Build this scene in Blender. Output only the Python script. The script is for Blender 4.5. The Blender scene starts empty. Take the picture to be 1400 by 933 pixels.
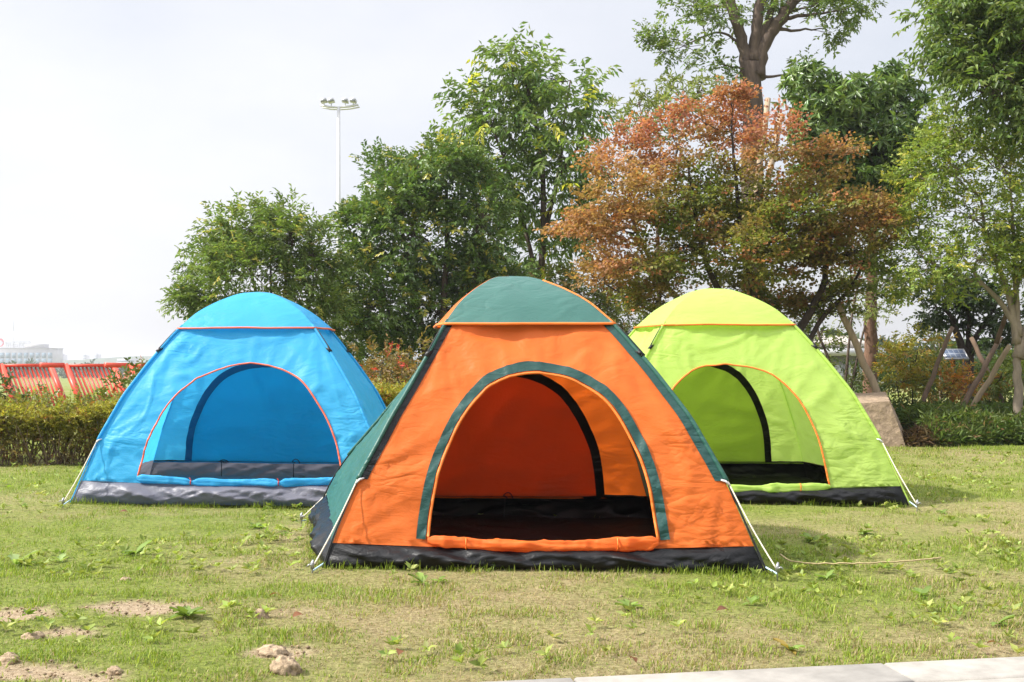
import bpy, math, random
import numpy as np

C = bpy.context.scene
R = math.radians
F, CAMZ, HZ = 1510.0, 0.944, 500.0          # lens in photo pixels, eye height, horizon row

# ------------------------------------------------------------------ camera
cam_d = bpy.data.cameras.new("camera")
cam_d.sensor_width = 36.0
cam_d.lens = 36.0 * F / 1400.0
cam_d.shift_y = 33.5 / 1400.0
cam_d.clip_start, cam_d.clip_end = 0.05, 6000.0
cam = bpy.data.objects.new("camera", cam_d)
cam.location = (0, 0, CAMZ)
cam.rotation_euler = (R(90), 0, 0)
C.collection.objects.link(cam)
C.camera = cam

# ------------------------------------------------------------------ light
SUN_EL, SUN_AZ = 42.0, -95.0     # azimuth of the sun measured from +Y towards +X: left, a little in front of the tents
sd = np.array([math.sin(R(SUN_AZ)) * math.cos(R(SUN_EL)), math.cos(R(SUN_AZ)) * math.cos(R(SUN_EL)), math.sin(R(SUN_EL))])
w = bpy.data.worlds.new("World")
C.world = w
w.use_nodes = True
nt = w.node_tree
nt.nodes.clear()
sky = nt.nodes.new("ShaderNodeTexSky")
sky.sky_type = 'NISHITA'
sky.sun_disc = False
sky.sun_elevation = R(SUN_EL)
sky.sun_rotation = R(SUN_AZ)
sky.air_density, sky.dust_density, sky.ozone_density = 1.0, 4.0, 1.0
bg = nt.nodes.new("ShaderNodeBackground")
bg.inputs[1].default_value = 0.10
nt.links.new(sky.outputs[0], bg.inputs[0])
# thin bright overcast veil, uneven, in front of the blue
tc = nt.nodes.new("ShaderNodeTexCoord")
mp = nt.nodes.new("ShaderNodeMapping")
mp.inputs['Scale'].default_value = (1.0, 1.0, 2.6)
nz = nt.nodes.new("ShaderNodeTexNoise")
nz.inputs['Scale'].default_value = 2.2
nz.inputs['Detail'].default_value = 5.0
nz.inputs['Roughness'].default_value = 0.55
nt.links.new(tc.outputs['Generated'], mp.inputs[0])
nt.links.new(mp.outputs[0], nz.inputs['Vector'])
rmp = nt.nodes.new("ShaderNodeMapRange")
rmp.inputs['From Min'].default_value, rmp.inputs['From Max'].default_value = 0.3, 0.7
rmp.inputs['To Min'].default_value, rmp.inputs['To Max'].default_value = 0.66, 0.92
nt.links.new(nz.outputs['Fac'], rmp.inputs['Value'])
sep = nt.nodes.new("ShaderNodeSeparateXYZ")
nt.links.new(tc.outputs['Generated'], sep.inputs[0])
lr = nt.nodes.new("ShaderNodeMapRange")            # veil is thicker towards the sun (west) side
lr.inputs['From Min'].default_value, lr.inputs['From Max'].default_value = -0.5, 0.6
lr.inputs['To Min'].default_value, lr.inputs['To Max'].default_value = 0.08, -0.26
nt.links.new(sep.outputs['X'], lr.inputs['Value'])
addn = nt.nodes.new("ShaderNodeMath")
addn.operation = 'ADD'
addn.use_clamp = True
nt.links.new(rmp.outputs[0], addn.inputs[0])
nt.links.new(lr.outputs[0], addn.inputs[1])
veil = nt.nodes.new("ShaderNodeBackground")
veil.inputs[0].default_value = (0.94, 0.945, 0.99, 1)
zen = nt.nodes.new("ShaderNodeMapRange")            # hazy sky, brightened overhead, well above the frame, to add fill light
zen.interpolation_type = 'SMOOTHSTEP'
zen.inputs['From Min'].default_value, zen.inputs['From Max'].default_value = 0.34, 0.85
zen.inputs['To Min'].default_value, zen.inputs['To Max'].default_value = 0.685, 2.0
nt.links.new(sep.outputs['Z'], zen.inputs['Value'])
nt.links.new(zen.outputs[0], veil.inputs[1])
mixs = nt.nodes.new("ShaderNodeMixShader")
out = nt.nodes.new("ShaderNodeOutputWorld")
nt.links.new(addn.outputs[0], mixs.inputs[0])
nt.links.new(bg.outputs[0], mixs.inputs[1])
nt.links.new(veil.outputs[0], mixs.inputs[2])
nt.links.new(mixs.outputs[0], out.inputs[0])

sun_d = bpy.data.lights.new("sun", 'SUN')
sun_d.energy = 4.5
sun_d.angle = R(1.2)
sun_d.color = (1.0, 0.965, 0.90)
sun = bpy.data.objects.new("sun", sun_d)
C.collection.objects.link(sun)
from mathutils import Vector, Matrix
sun.rotation_euler = Vector(sd).to_track_quat('Z', 'Y').to_euler()
sun.location = (-20, -8, 20)

C.view_settings.view_transform = 'Standard'
C.view_settings.look = 'None'
C.view_settings.exposure = 0.72
C.view_settings.gamma = 1.0
C.view_settings.use_curve_mapping = False
C.cycles.use_denoising = True
C.cycles.max_bounces = 8
C.cycles.diffuse_bounces = 3
C.cycles.transmission_bounces = 5
C.cycles.volume_bounces = 0

# ------------------------------------------------------------------ helpers
rs = np.random.RandomState


def at(px, py, Y):
    return np.array([(px - 700.0) * Y / F, Y, CAMZ - (py - HZ) * Y / F])


def gp(px, py):
    Y = CAMZ * F / (py - HZ)
    return np.array([(px - 700.0) * Y / F, Y])


def norm(v):
    return v / np.maximum(np.linalg.norm(v, axis=-1, keepdims=True), 1e-9)


def sstep(a, b, x):
    t = np.clip((np.asarray(x, float) - a) / (b - a), 0, 1)
    return t * t * (3 - 2 * t)


def _hash(ix, iy, seed):
    h = (ix.astype(np.int64) * 374761393 + iy.astype(np.int64) * 668265263 + seed * 1274126177) & 0xffffffff
    h = ((h ^ (h >> 13)) * 1274126177) & 0xffffffff
    h = h ^ (h >> 16)
    return (h & 0xffff) / 65535.0


def vn(x, y, seed=0):
    x = np.asarray(x, float)
    y = np.asarray(y, float)
    x, y = np.broadcast_arrays(x, y)
    ix, iy = np.floor(x), np.floor(y)
    fx, fy = x - ix, y - iy
    fx, fy = fx ** 3 * (fx * (fx * 6 - 15) + 10), fy ** 3 * (fy * (fy * 6 - 15) + 10)
    a, b = _hash(ix, iy, seed), _hash(ix + 1, iy, seed)
    c, d = _hash(ix, iy + 1, seed), _hash(ix + 1, iy + 1, seed)
    return (a * (1 - fx) + b * fx) * (1 - fy) + (c * (1 - fx) + d * fx) * fy


def fbm(x, y, seed=0, o=4):
    s, a, t = 0.0, 0.5, 0.0
    for k in range(o):
        s = s + a * vn(x * 2 ** k, y * 2 ** k, seed + k * 17)
        t += a
        a *= 0.5
    return s / t


def ridge(n):
    return (1 - np.abs(2 * n - 1)) ** 3


class MB:
    """collects vertices, triangles/quads and vertex colours; build() links ONE mesh object"""

    def __init__(self):
        self.v, self.f, self.c, self.n = [], [], [], 0

    def add(self, v, f, c=None):
        v = np.asarray(v, float).reshape(-1, 3)
        f = np.asarray(f, np.int64)
        self.v.append(v)
        self.f.append(f + self.n)
        if c is not None:
            c = np.asarray(c, float)
            if c.ndim == 1:
                c = np.tile(c, (len(v), 1))
            self.c.append(c)
        self.n += len(v)

    def grid(self, P, closed_u=False, c=None, flip=False):
        nu, nv = P.shape[:2]
        idx = np.arange(nu * nv).reshape(nu, nv)
        if closed_u:
            idx = np.vstack([idx, idx[:1]])
        q = np.stack([idx[:-1, :-1], idx[1:, :-1], idx[1:, 1:], idx[:-1, 1:]], -1).reshape(-1, 4)
        if flip:
            q = q[:, ::-1]
        self.add(P.reshape(-1, 3), q, c)

    def tube(self, pts, rad, sides=6, c=None, caps=True):
        pts = np.asarray(pts, float)
        n = len(pts)
        rad = np.broadcast_to(np.asarray(rad, float), (n,))
        t = np.gradient(pts, axis=0)
        t = norm(t)
        ref = np.array([0, 0, 1.0]) if abs(t[:, 2].mean()) < 0.8 else np.array([0, 1.0, 0])
        a = norm(np.cross(t, ref))
        b = np.cross(t, a)
        th = np.linspace(0, 2 * np.pi, sides, endpoint=False)
        P = pts[:, None] + rad[:, None, None] * (np.cos(th)[None, :, None] * a[:, None] + np.sin(th)[None, :, None] * b[:, None])
        n0 = self.n
        idx = np.arange(n * sides).reshape(n, sides)
        idx2 = np.concatenate([idx, idx[:, :1]], 1)
        q = np.stack([idx2[:-1, :-1], idx2[:-1, 1:], idx2[1:, 1:], idx2[1:, :-1]], -1).reshape(-1, 4)
        self.add(P.reshape(-1, 3), q, c)
        if caps and sides >= 3:
            for row, rev in ((idx[0], True), (idx[-1], False)):
                rr = row[::-1] if rev else row
                tri = np.stack([np.full(sides - 2, rr[0]), rr[1:-1], rr[2:]], -1)
                self.f.append(tri + n0)

    def box(self, lo, hi, M=None, c=None):
        lo, hi = np.asarray(lo, float), np.asarray(hi, float)
        v = np.array([[(lo, hi)[i][0], (lo, hi)[j][1], (lo, hi)[k][2]] for i in (0, 1) for j in (0, 1) for k in (0, 1)])
        if M is not None:
            v = v @ np.asarray(M)[:3, :3].T + np.asarray(M)[:3, 3]
        self.add(v, [[0, 1, 3, 2], [4, 6, 7, 5], [0, 4, 5, 1], [2, 3, 7, 6], [0, 2, 6, 4], [1, 5, 7, 3]], c)

    def build(self, name, mat, parent=None, smooth=False):
        V = np.concatenate(self.v)
        if parent is not None:
            V = V - np.array(getattr(parent, 'location'))
            if parent.parent:
                V = V - np.array(parent.parent.location)
        me = bpy.data.meshes.new(name)
        tot = [(len(f), f.shape[1]) for f in self.f if len(f)]
        loops = np.concatenate([f.ravel() for f in self.f if len(f)])
        cnt = np.concatenate([np.full(a, b) for a, b in tot])
        st = np.concatenate([[0], np.cumsum(cnt)[:-1]])
        me.vertices.add(len(V))
        me.vertices.foreach_set('co', V.ravel().astype(np.float32))
        me.loops.add(len(loops))
        me.loops.foreach_set('vertex_index', loops.astype(np.int32))
        me.polygons.add(len(cnt))
        me.polygons.foreach_set('loop_start', st.astype(np.int32))
        if smooth:
            me.polygons.foreach_set('use_smooth', np.ones(len(cnt), bool))
        me.update(calc_edges=True)
        if self.c:
            col = np.concatenate(self.c)
            if len(col) == len(V):
                ca = me.color_attributes.new('tint', 'FLOAT_COLOR', 'POINT')
                full = np.ones((len(V), 4), np.float32)
                full[:, :3] = col[:, :3]
                ca.data.foreach_set('color', full.ravel())
        me.materials.append(mat)
        o = bpy.data.objects.new(name, me)
        C.collection.objects.link(o)
        if parent is not None:
            o.parent = parent
        return o


def tag(o, label=None, cat=None, group=None, kind=None):
    if label:
        o['label'] = label
    if cat:
        o['category'] = cat
    if group:
        o['group'] = group
    if kind:
        o['kind'] = kind
    return o


def empty(name, loc, label, cat, group=None):
    o = bpy.data.objects.new(name, None)
    o.location = tuple(float(q) for q in loc)
    o.empty_display_size = 0.2
    C.collection.objects.link(o)
    return tag(o, label, cat, group)


# ------------------------------------------------------------------ materials
def new_mat(name):
    m = bpy.data.materials.new(name)
    m.use_nodes = True
    t = m.node_tree
    t.nodes.clear()
    return m, t, t.nodes.new("ShaderNodeOutputMaterial")


def N(t, kind, **kw):
    n = t.nodes.new(kind)
    for k, v in kw.items():
        n.inputs[k.replace('_', ' ')].default_value = v
    return n


def leaf_mat(name, transl=0.4, rough=0.45, spec=0.35, warm=(1.12, 1.14, 0.6)):
    m, t, o = new_mat(name)
    a = t.nodes.new("ShaderNodeAttribute")
    a.attribute_name = 'tint'
    p = N(t, "ShaderNodeBsdfPrincipled", Roughness=rough)
    p.inputs['Specular IOR Level'].default_value = spec
    tr = t.nodes.new("ShaderNodeBsdfTranslucent")
    mul = t.nodes.new("ShaderNodeMix")
    mul.data_type, mul.blend_type = 'RGBA', 'MULTIPLY'
    mul.inputs[0].default_value = 1.0
    mul.inputs[7].default_value = (*warm, 1)
    t.links.new(a.outputs[0], mul.inputs[6])
    t.links.new(a.outputs[0], p.inputs['Base Color'])
    t.links.new(mul.outputs[2], tr.inputs[0])
    mx = t.nodes.new("ShaderNodeMixShader")
    mx.inputs[0].default_value = transl
    t.links.new(p.outputs[0], mx.inputs[1])
    t.links.new(tr.outputs[0], mx.inputs[2])
    t.links.new(mx.outputs[0], o.inputs[0])
    return m


def fabric(name, col, transl=0.3, tcol=None, rough=0.5, spec=0.32, bump=0.22):
    m, t, o = new_mat(name)
    tcd = t.nodes.new("ShaderNodeTexCoord")
    n1 = N(t, "ShaderNodeTexNoise", Scale=5.0, Detail=5.0, Roughness=0.6, Distortion=1.2)
    mpn = t.nodes.new("ShaderNodeMapping")
    mpn.inputs['Scale'].default_value = (1.0, 1.0, 2.2)
    mpn.inputs['Rotation'].default_value = (0.3, 0.7, 0.2)
    t.links.new(tcd.outputs['Object'], mpn.inputs[0])
    t.links.new(mpn.outputs[0], n1.inputs['Vector'])
    n2 = N(t, "ShaderNodeTexNoise", Scale=19.0, Detail=4.0, Roughness=0.55, Distortion=2.0)
    t.links.new(mpn.outputs[0], n2.inputs['Vector'])
    ad = t.nodes.new("ShaderNodeMath")
    ad.operation = 'MULTIPLY_ADD'
    ad.inputs[1].default_value = 0.18
    t.links.new(n2.outputs['Fac'], ad.inputs[0])
    t.links.new(n1.outputs['Fac'], ad.inputs[2])
    hgt = ad.outputs[0]
    for sc_, rot_, amt in ((2.4, (0.2, 0.9, 0.5), 0.9), (5.0, (0.9, -0.5, 0.3), 0.45)):
        mpc = t.nodes.new("ShaderNodeMapping")
        mpc.inputs['Rotation'].default_value = rot_
        mpc.inputs['Scale'].default_value = (1.0, 1.0, 2.6)
        t.links.new(tcd.outputs['Object'], mpc.inputs[0])
        nc = N(t, "ShaderNodeTexNoise", Scale=sc_, Detail=2.0, Roughness=0.5, Distortion=0.8)
        t.links.new(mpc.outputs[0], nc.inputs['Vector'])
        prev = nc.outputs['Fac']
        for op, val in (('SUBTRACT', 0.5), ('ABSOLUTE', 0.0), ('MULTIPLY', 9.0), ('MINIMUM', 1.0), ('MULTIPLY', amt)):
            mnode = t.nodes.new("ShaderNodeMath")
            mnode.operation = op
            mnode.inputs[1].default_value = val
            t.links.new(prev, mnode.inputs[0])
            prev = mnode.outputs[0]
        pm = N(t, "ShaderNodeTexNoise", Scale=1.7, Detail=1.0)          # creases come in patches, with taut cloth between
        t.links.new(tcd.outputs['Object'], pm.inputs['Vector'])
        pr = t.nodes.new("ShaderNodeMapRange")
        pr.interpolation_type = 'SMOOTHSTEP'
        pr.inputs['From Min'].default_value, pr.inputs['From Max'].default_value = 0.48, 0.66
        t.links.new(pm.outputs['Fac'], pr.inputs['Value'])
        pk_ = t.nodes.new("ShaderNodeMath")
        pk_.operation = 'MULTIPLY'
        t.links.new(prev, pk_.inputs[0])
        t.links.new(pr.outputs[0], pk_.inputs[1])
        an = t.nodes.new("ShaderNodeMath")
        an.operation = 'ADD'
        t.links.new(pk_.outputs[0], an.inputs[0])
        t.links.new(hgt, an.inputs[1])
        hgt = an.outputs[0]
    b = N(t, "ShaderNodeBump", Strength=bump, Distance=0.03)
    t.links.new(hgt, b.inputs['Height'])
    # dye is a little uneven
    hv = N(t, "ShaderNodeHueSaturation")
    hv.inputs['Color'].default_value = (*col, 1)
    vr = t.nodes.new("ShaderNodeMapRange")
    vr.inputs['To Min'].default_value, vr.inputs['To Max'].default_value = 0.9, 1.1
    t.links.new(n1.outputs['Fac'], vr.inputs['Value'])
    t.links.new(vr.outputs[0], hv.inputs['Value'])
    p = N(t, "ShaderNodeBsdfPrincipled", Roughness=rough)
    p.inputs['Specular IOR Level'].default_value = spec
    t.links.new(hv.outputs[0], p.inputs['Base Color'])
    t.links.new(b.outputs[0], p.inputs['Normal'])
    if transl > 0:
        tr = t.nodes.new("ShaderNodeBsdfTranslucent")
        tr.inputs[0].default_value = (*(tcol or col), 1)
        t.links.new(b.outputs[0], tr.inputs['Normal'])
        mx = t.nodes.new("ShaderNodeMixShader")
        mx.inputs[0].default_value = transl
        t.links.new(p.outputs[0], mx.inputs[1])
        t.links.new(tr.outputs[0], mx.inputs[2])
        t.links.new(mx.outputs[0], o.inputs[0])
    else:
        t.links.new(p.outputs[0], o.inputs[0])
    return m


def plain(name, col, rough=0.6, metal=0.0, var=0.25, scale=12.0, bump=0.2, spec=0.4, stretch=(1, 1, 1), dist=0.01):
    m, t, o = new_mat(name)
    tcd = t.nodes.new("ShaderNodeTexCoord")
    mpn = t.nodes.new("ShaderNodeMapping")
    mpn.inputs['Scale'].default_value = stretch
    t.links.new(tcd.outputs['Object'], mpn.inputs[0])
    n1 = N(t, "ShaderNodeTexNoise", Scale=scale, Detail=6.0, Roughness=0.65)
    t.links.new(mpn.outputs[0], n1.inputs['Vector'])
    vr = t.nodes.new("ShaderNodeMapRange")
    vr.inputs['From Min'].default_value, vr.inputs['From Max'].default_value = 0.3, 0.7
    vr.inputs['To Min'].default_value, vr.inputs['To Max'].default_value = 1 - var, 1 + var
    t.links.new(n1.outputs['Fac'], vr.inputs['Value'])
    hv = N(t, "ShaderNodeHueSaturation")
    hv.inputs['Color'].default_value = (*col, 1)
    t.links.new(vr.outputs[0], hv.inputs['Value'])
    p = N(t, "ShaderNodeBsdfPrincipled", Roughness=rough, Metallic=metal)
    p.inputs['Specular IOR Level'].default_value = spec
    t.links.new(hv.outputs[0], p.inputs['Base Color'])
    b = N(t, "ShaderNodeBump", Strength=bump, Distance=dist)
    t.links.new(n1.outputs['Fac'], b.inputs['Height'])
    t.links.new(b.outputs[0], p.inputs['Normal'])
    t.links.new(p.outputs[0], o.inputs[0])
    return m


M_leaf = leaf_mat("leaf", 0.42)
M_glossleaf = leaf_mat("glossy_leaf", 0.30, 0.32, 0.5)
M_redleaf = leaf_mat("autumn_leaf", 0.46, 0.55, 0.25, (1.15, 1.1, 0.6))
M_grass = leaf_mat("grass_blade", 0.35, 0.55, 0.25, (1.1, 1.15, 0.6))
M_bark = plain("bark", (0.105, 0.075, 0.055), 0.9, var=0.45, scale=9, bump=0.9, stretch=(1.5, 1.5, 0.35), dist=0.03)
M_bark_pale = plain("pale_bark", (0.26, 0.21, 0.16), 0.9, var=0.35, scale=10, bump=0.7, stretch=(1.5, 1.5, 0.4), dist=0.02)
M_bark_red = plain("brown_bark", (0.17, 0.095, 0.06), 0.9, var=0.4, scale=12, bump=0.8, stretch=(1.4, 1.4, 0.5), dist=0.02)
M_bark_dark = plain("dark_bark", (0.05, 0.036, 0.03), 0.9, var=0.4, scale=10, bump=0.8, dist=0.02)
M_wood = plain("weathered_pole_wood", (0.36, 0.27, 0.18), 0.85, var=0.25, scale=6, bump=0.4, stretch=(3, 3, 0.6))
M_wood_dark = plain("dark_pole_wood", (0.13, 0.085, 0.055), 0.9, var=0.3, scale=6, bump=0.4, stretch=(3, 3, 0.6))
M_rope = plain("cream_cord", (0.72, 0.66, 0.52), 0.9, var=0.12, scale=90)
M_twine = plain("straw_twine", (0.42, 0.33, 0.17), 0.95, var=0.3, scale=60)
M_black = plain("black_plastic", (0.012, 0.012, 0.013), 0.45, var=0.1)
M_steel = plain("galvanised_steel", (0.38, 0.38, 0.39), 0.4, metal=0.7, var=0.1)
M_stone = plain("sandstone", (0.33, 0.24, 0.16), 0.95, var=0.3, scale=16, bump=0.8, dist=0.03)
M_rock = plain("clay_rock", (0.34, 0.25, 0.16), 0.95, var=0.55, scale=55, bump=0.9, dist=0.01)
M_concrete = plain("pale_concrete", (0.285, 0.265, 0.235), 0.9, var=0.22, scale=9, bump=0.12, dist=0.004)
M_red = plain("red_painted_steel", (0.68, 0.075, 0.04), 0.4, var=0.1, scale=4)
M_white = plain("white_painted_steel", (0.58, 0.58, 0.59), 0.4, var=0.06, scale=3)
M_lampglass = plain("lamp_glass", (0.25, 0.26, 0.27), 0.2, var=0.1)
M_wall = plain("pale_render", (0.40, 0.385, 0.39), 0.9, var=0.06, scale=0.4)
M_glass = plain("blue_grey_glazing", (0.13, 0.20, 0.25), 0.7, var=0.15, scale=0.3, spec=0.1)
M_sign = plain("white_sign_paint", (0.42, 0.42, 0.44), 0.5, var=0.03)
M_sign_red = plain("red_sign_paint", (0.7, 0.04, 0.05), 0.5, var=0.03)
M_shedwall = plain("grey_shed_wall", (0.30, 0.30, 0.30), 0.9, var=0.15, scale=2)
M_shedroof = plain("shed_roof", (0.42, 0.38, 0.34), 0.85, var=0.2, scale=2)

# ------------------------------------------------------------------ ground
BARE = [(185, 832, .34, .15), (15, 850, .30, .15), (90, 864, .20, .09), (385, 893, .20, .07), (15, 918, .30, .12), (130, 928, .26, .08)]
BARE = [(*gp(a, b), c, d) for a, b, c, d in BARE]


PA = gp(700, 933)
PN = np.array([gp(1400, 900)[1] - PA[1], -(gp(1400, 900)[0] - PA[0])])
PN = PN / np.linalg.norm(PN)


def terrain(x, y):
    near = 1 - sstep(25, 45, y)
    z = near * (0.045 * (fbm(x * .7, y * .7, 3) - .5) + 0.030 * (fbm(x * 2.6, y * 2.6, 9, 3) - .5))
    d_ = (x - PA[0]) * PN[0] + (y - PA[1]) * PN[1]
    z = z - .07 * sstep(-.03, .05, d_) * (y < 6)
    z = z - 2.0 * sstep(38, 150, y) - 1.2 * sstep(200, 500, y)
    return z


def masks(x, y):
    n = fbm(x * .9, y * 1.1, 21, 5)
    dry = .23 + 2.0 * (n - .5) + .42 * (1 - sstep(3.8, 5.0, y)) * sstep(-1.6, -.2, x) - .12 * sstep(-.6, -1.6, x) - .10 * sstep(6, 9, y)
    dry = dry + .20 * (fbm(x * 4, y * 4, 5, 3) - .5)
    bare = np.zeros_like(np.asarray(x, float))
    wob = (fbm(x * 5, y * 5, 33, 4) - .5) * 1.7
    for bx, by, rx, ry in BARE:
        d = np.sqrt(((x - bx) / (rx * .62)) ** 2 + ((y - by) / (ry * 1.1)) ** 2) + wob
        bare = np.maximum(bare, 1 - sstep(.55, 1.1, d))
    small = .5 * sstep(.74, .82, fbm(x * 3.1, y * 3.1, 77, 4)) * (1 - sstep(6, 9, y)) * .8
    bare = np.maximum(bare, small)
    return np.clip(dry, 0, 1), bare


def axis(parts):
    a = [np.arange(lo, hi, st) for lo, hi, st in parts]
    return np.concatenate(a + [[parts[-1][1]]])


gx = axis([(-1500, -300, 300), (-300, -60, 40), (-60, -14, 4), (-14, -6, .4), (-6, 6, .05), (6, 14, .4), (14, 60, 4), (60, 300, 40), (300, 1500, 300)])
gy = axis([(-30, -2, 4), (-2, 2.4, .4), (2.4, 8, .05), (8, 16, .14), (16, 40, 1.5), (40, 200, 8), (200, 600, 50), (600, 1500, 150)])
X, Y = np.meshgrid(gx, gy, indexing='ij')
dry, bare = masks(X, Y)
Z = terrain(X, Y)
Z = Z - .012 * bare + .018 * bare * (fbm(X * 9, Y * 9, 4, 3) - .3)
g = MB()
g.grid(np.stack([X, Y, Z], -1), c=np.stack([dry, bare, np.zeros_like(dry)], -1).reshape(-1, 3))


def ground_mat():
    m, t, o = new_mat("lawn_soil")
    a = t.nodes.new("ShaderNodeAttribute")
    a.attribute_name = 'tint'
    s = t.nodes.new("ShaderNodeSeparateColor")
    t.links.new(a.outputs[0], s.inputs[0])
    tcd = t.nodes.new("ShaderNodeTexCoord")
    nf = N(t, "ShaderNodeTexNoise", Scale=42.0, Detail=8.0, Roughness=0.75)
    nm = N(t, "ShaderNodeTexNoise", Scale=7.0, Detail=6.0, Roughness=0.7)
    for q in (nf, nm):
        t.links.new(tcd.outputs['Object'], q.inputs['Vector'])

    def mix(fac, c1, c2, blend='MIX'):
        x = t.nodes.new("ShaderNodeMix")
        x.data_type, x.blend_type = 'RGBA', blend
        for s_, c_ in ((0, fac), (6, c1), (7, c2)):
            if isinstance(c_, tuple):
                x.inputs[s_].default_value = (*c_, 1)
            elif isinstance(c_, float):
                x.inputs[s_].default_value = c_
            else:
                t.links.new(c_, x.inputs[s_])
        return x.outputs[2]
    gr = t.nodes.new("ShaderNodeMapRange")
    gr.inputs['From Min'].default_value, gr.inputs['From Max'].default_value = 0.35, 0.62
    t.links.new(nf.outputs['Fac'], gr.inputs['Value'])
    green = mix(gr.outputs[0], (0.075, 0.10, 0.018), (0.235, 0.27, 0.055))
    straw = mix(gr.outputs[0], (0.15, 0.115, 0.05), (0.40, 0.33, 0.175))
    soil = mix(gr.outputs[0], (0.24, 0.17, 0.10), (0.46, 0.36, 0.24))
    ad = t.nodes.new("ShaderNodeMath")
    ad.operation = 'ADD'
    sb = t.nodes.new("ShaderNodeMath")
    sb.operation = 'MULTIPLY_ADD'
    sb.inputs[1].default_value = 1.2
    sb.inputs[2].default_value = -0.6
    t.links.new(nm.outputs['Fac'], sb.inputs[0])
    t.links.new(sb.outputs[0], ad.inputs[0])
    t.links.new(s.outputs[0], ad.inputs[1])
    ad.use_clamp = True
    base = mix(ad.outputs[0], green, straw)
    col = mix(s.outputs[1], base, soil)
    p = N(t, "ShaderNodeBsdfPrincipled", Roughness=0.95)
    p.inputs['Specular IOR Level'].default_value = 0.15
    t.links.new(col, p.inputs['Base Color'])
    b = N(t, "ShaderNodeBump", Strength=0.9, Distance=0.02)
    t.links.new(nf.outputs['Fac'], b.inputs['Height'])
    t.links.new(b.outputs[0], p.inputs['Normal'])
    t.links.new(p.outputs[0], o.inputs[0])
    return m


M_ground = ground_mat()
tag(g.build("ground", M_ground, smooth=True), "sparse mown lawn with straw coloured patches and bare soil", "ground", kind='structure')

# pavement strip along the near edge: kerb stones, then paving
A, B = gp(700, 933), gp(1400, 900)
kd = norm(B - A)
kn = np.array([kd[1], -kd[0]])        # towards the camera


def strip(s0, s1, n0, n1, ztop, bev=.006):
    m = MB()
    pts = lambda s, n: A + kd * s + kn * n
    c4 = [pts(s0, n0), pts(s1, n0), pts(s1, n1), pts(s0, n1)]
    c4i = [pts(s0 + bev, n0 + bev), pts(s1 - bev, n0 + bev), pts(s1 - bev, n1 - bev), pts(s0 + bev, n1 - bev)]
    v = [(*p, -.12) for p in c4] + [(*p, ztop - bev) for p in c4] + [(*p, ztop) for p in c4i]
    f = [[i, (i + 1) % 4, 4 + (i + 1) % 4, 4 + i] for i in range(4)] + [[4 + i, 4 + (i + 1) % 4, 8 + (i + 1) % 4, 8 + i] for i in range(4)] + [[8, 9, 10, 11]]
    m.add(v, f)
    return m


kb = MB()
sj = float(np.dot(gp(1205, 908) - A, kd))
for k in range(-5, 5):
    q = strip(sj + k * 1.0 + .003, sj + (k + 1) * 1.0 - .003, 0, .2, .007)
    kb.add(np.concatenate(q.v), np.concatenate(q.f))
tag(kb.build("kerb", M_concrete), "row of pale concrete kerb stones along the lawn edge", "kerb", kind='structure')
pv = MB()
for k in range(-4, 5):
    q = strip(sj - .25 + k * 1.2 + .003, sj - .25 + (k + 1) * 1.2 - .003, .206, 1.6, .003)
    pv.add(np.concatenate(q.v), np.concatenate(q.f))
tag(pv.build("pavement", M_concrete), "pale concrete pavement in the near right corner", "pavement", kind='structure')


def on_pave(x, y):
    d = (x - A[0]) * kn[0] + (y - A[1]) * kn[1]
    return d > -.015


# ------------------------------------------------------------------ tents
ZF = [0, .29, .497, .65, .802, .9, .97, 1.0]
RF = [1, .861, .73, .60, .455, .33, .175, 0]
_q = np.linspace(0, 1, 400)
_r = np.interp(_q, ZF, RF)
_r = np.convolve(np.pad(_r, 12, mode='reflect', reflect_type='odd'), np.ones(25) / 25, 'same')[12:-12]
_r = _r * (1 - sstep(.93, 1, _q)) + sstep(.93, 1, _q) * np.sqrt(np.clip(1 - _q, 0, 1)) * 1.01
_r[-1] = 0


def prof(q):
    return np.interp(q, _q, _r)


def catmull(pts, n):
    p = np.asarray(pts, float)
    d = np.concatenate([[0], np.cumsum(np.linalg.norm(np.diff(p, axis=0), axis=1))])
    p = np.vstack([2 * p[0] - p[1], p, 2 * p[-1] - p[-2]])
    t = np.linspace(0, d[-1], n)
    k = np.clip(np.searchsorted(d, t, 'right') - 1, 0, len(d) - 2)
    u = ((t - d[k]) / (d[k + 1] - d[k]))[:, None]
    a, b, c, e = p[k], p[k + 1], p[k + 2], p[k + 3]
    return .5 * (2 * b + (c - a) * u + (2 * a - 5 * b + 4 * c - e) * u ** 2 + (3 * b - a - 3 * c + e) * u ** 3)


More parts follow.
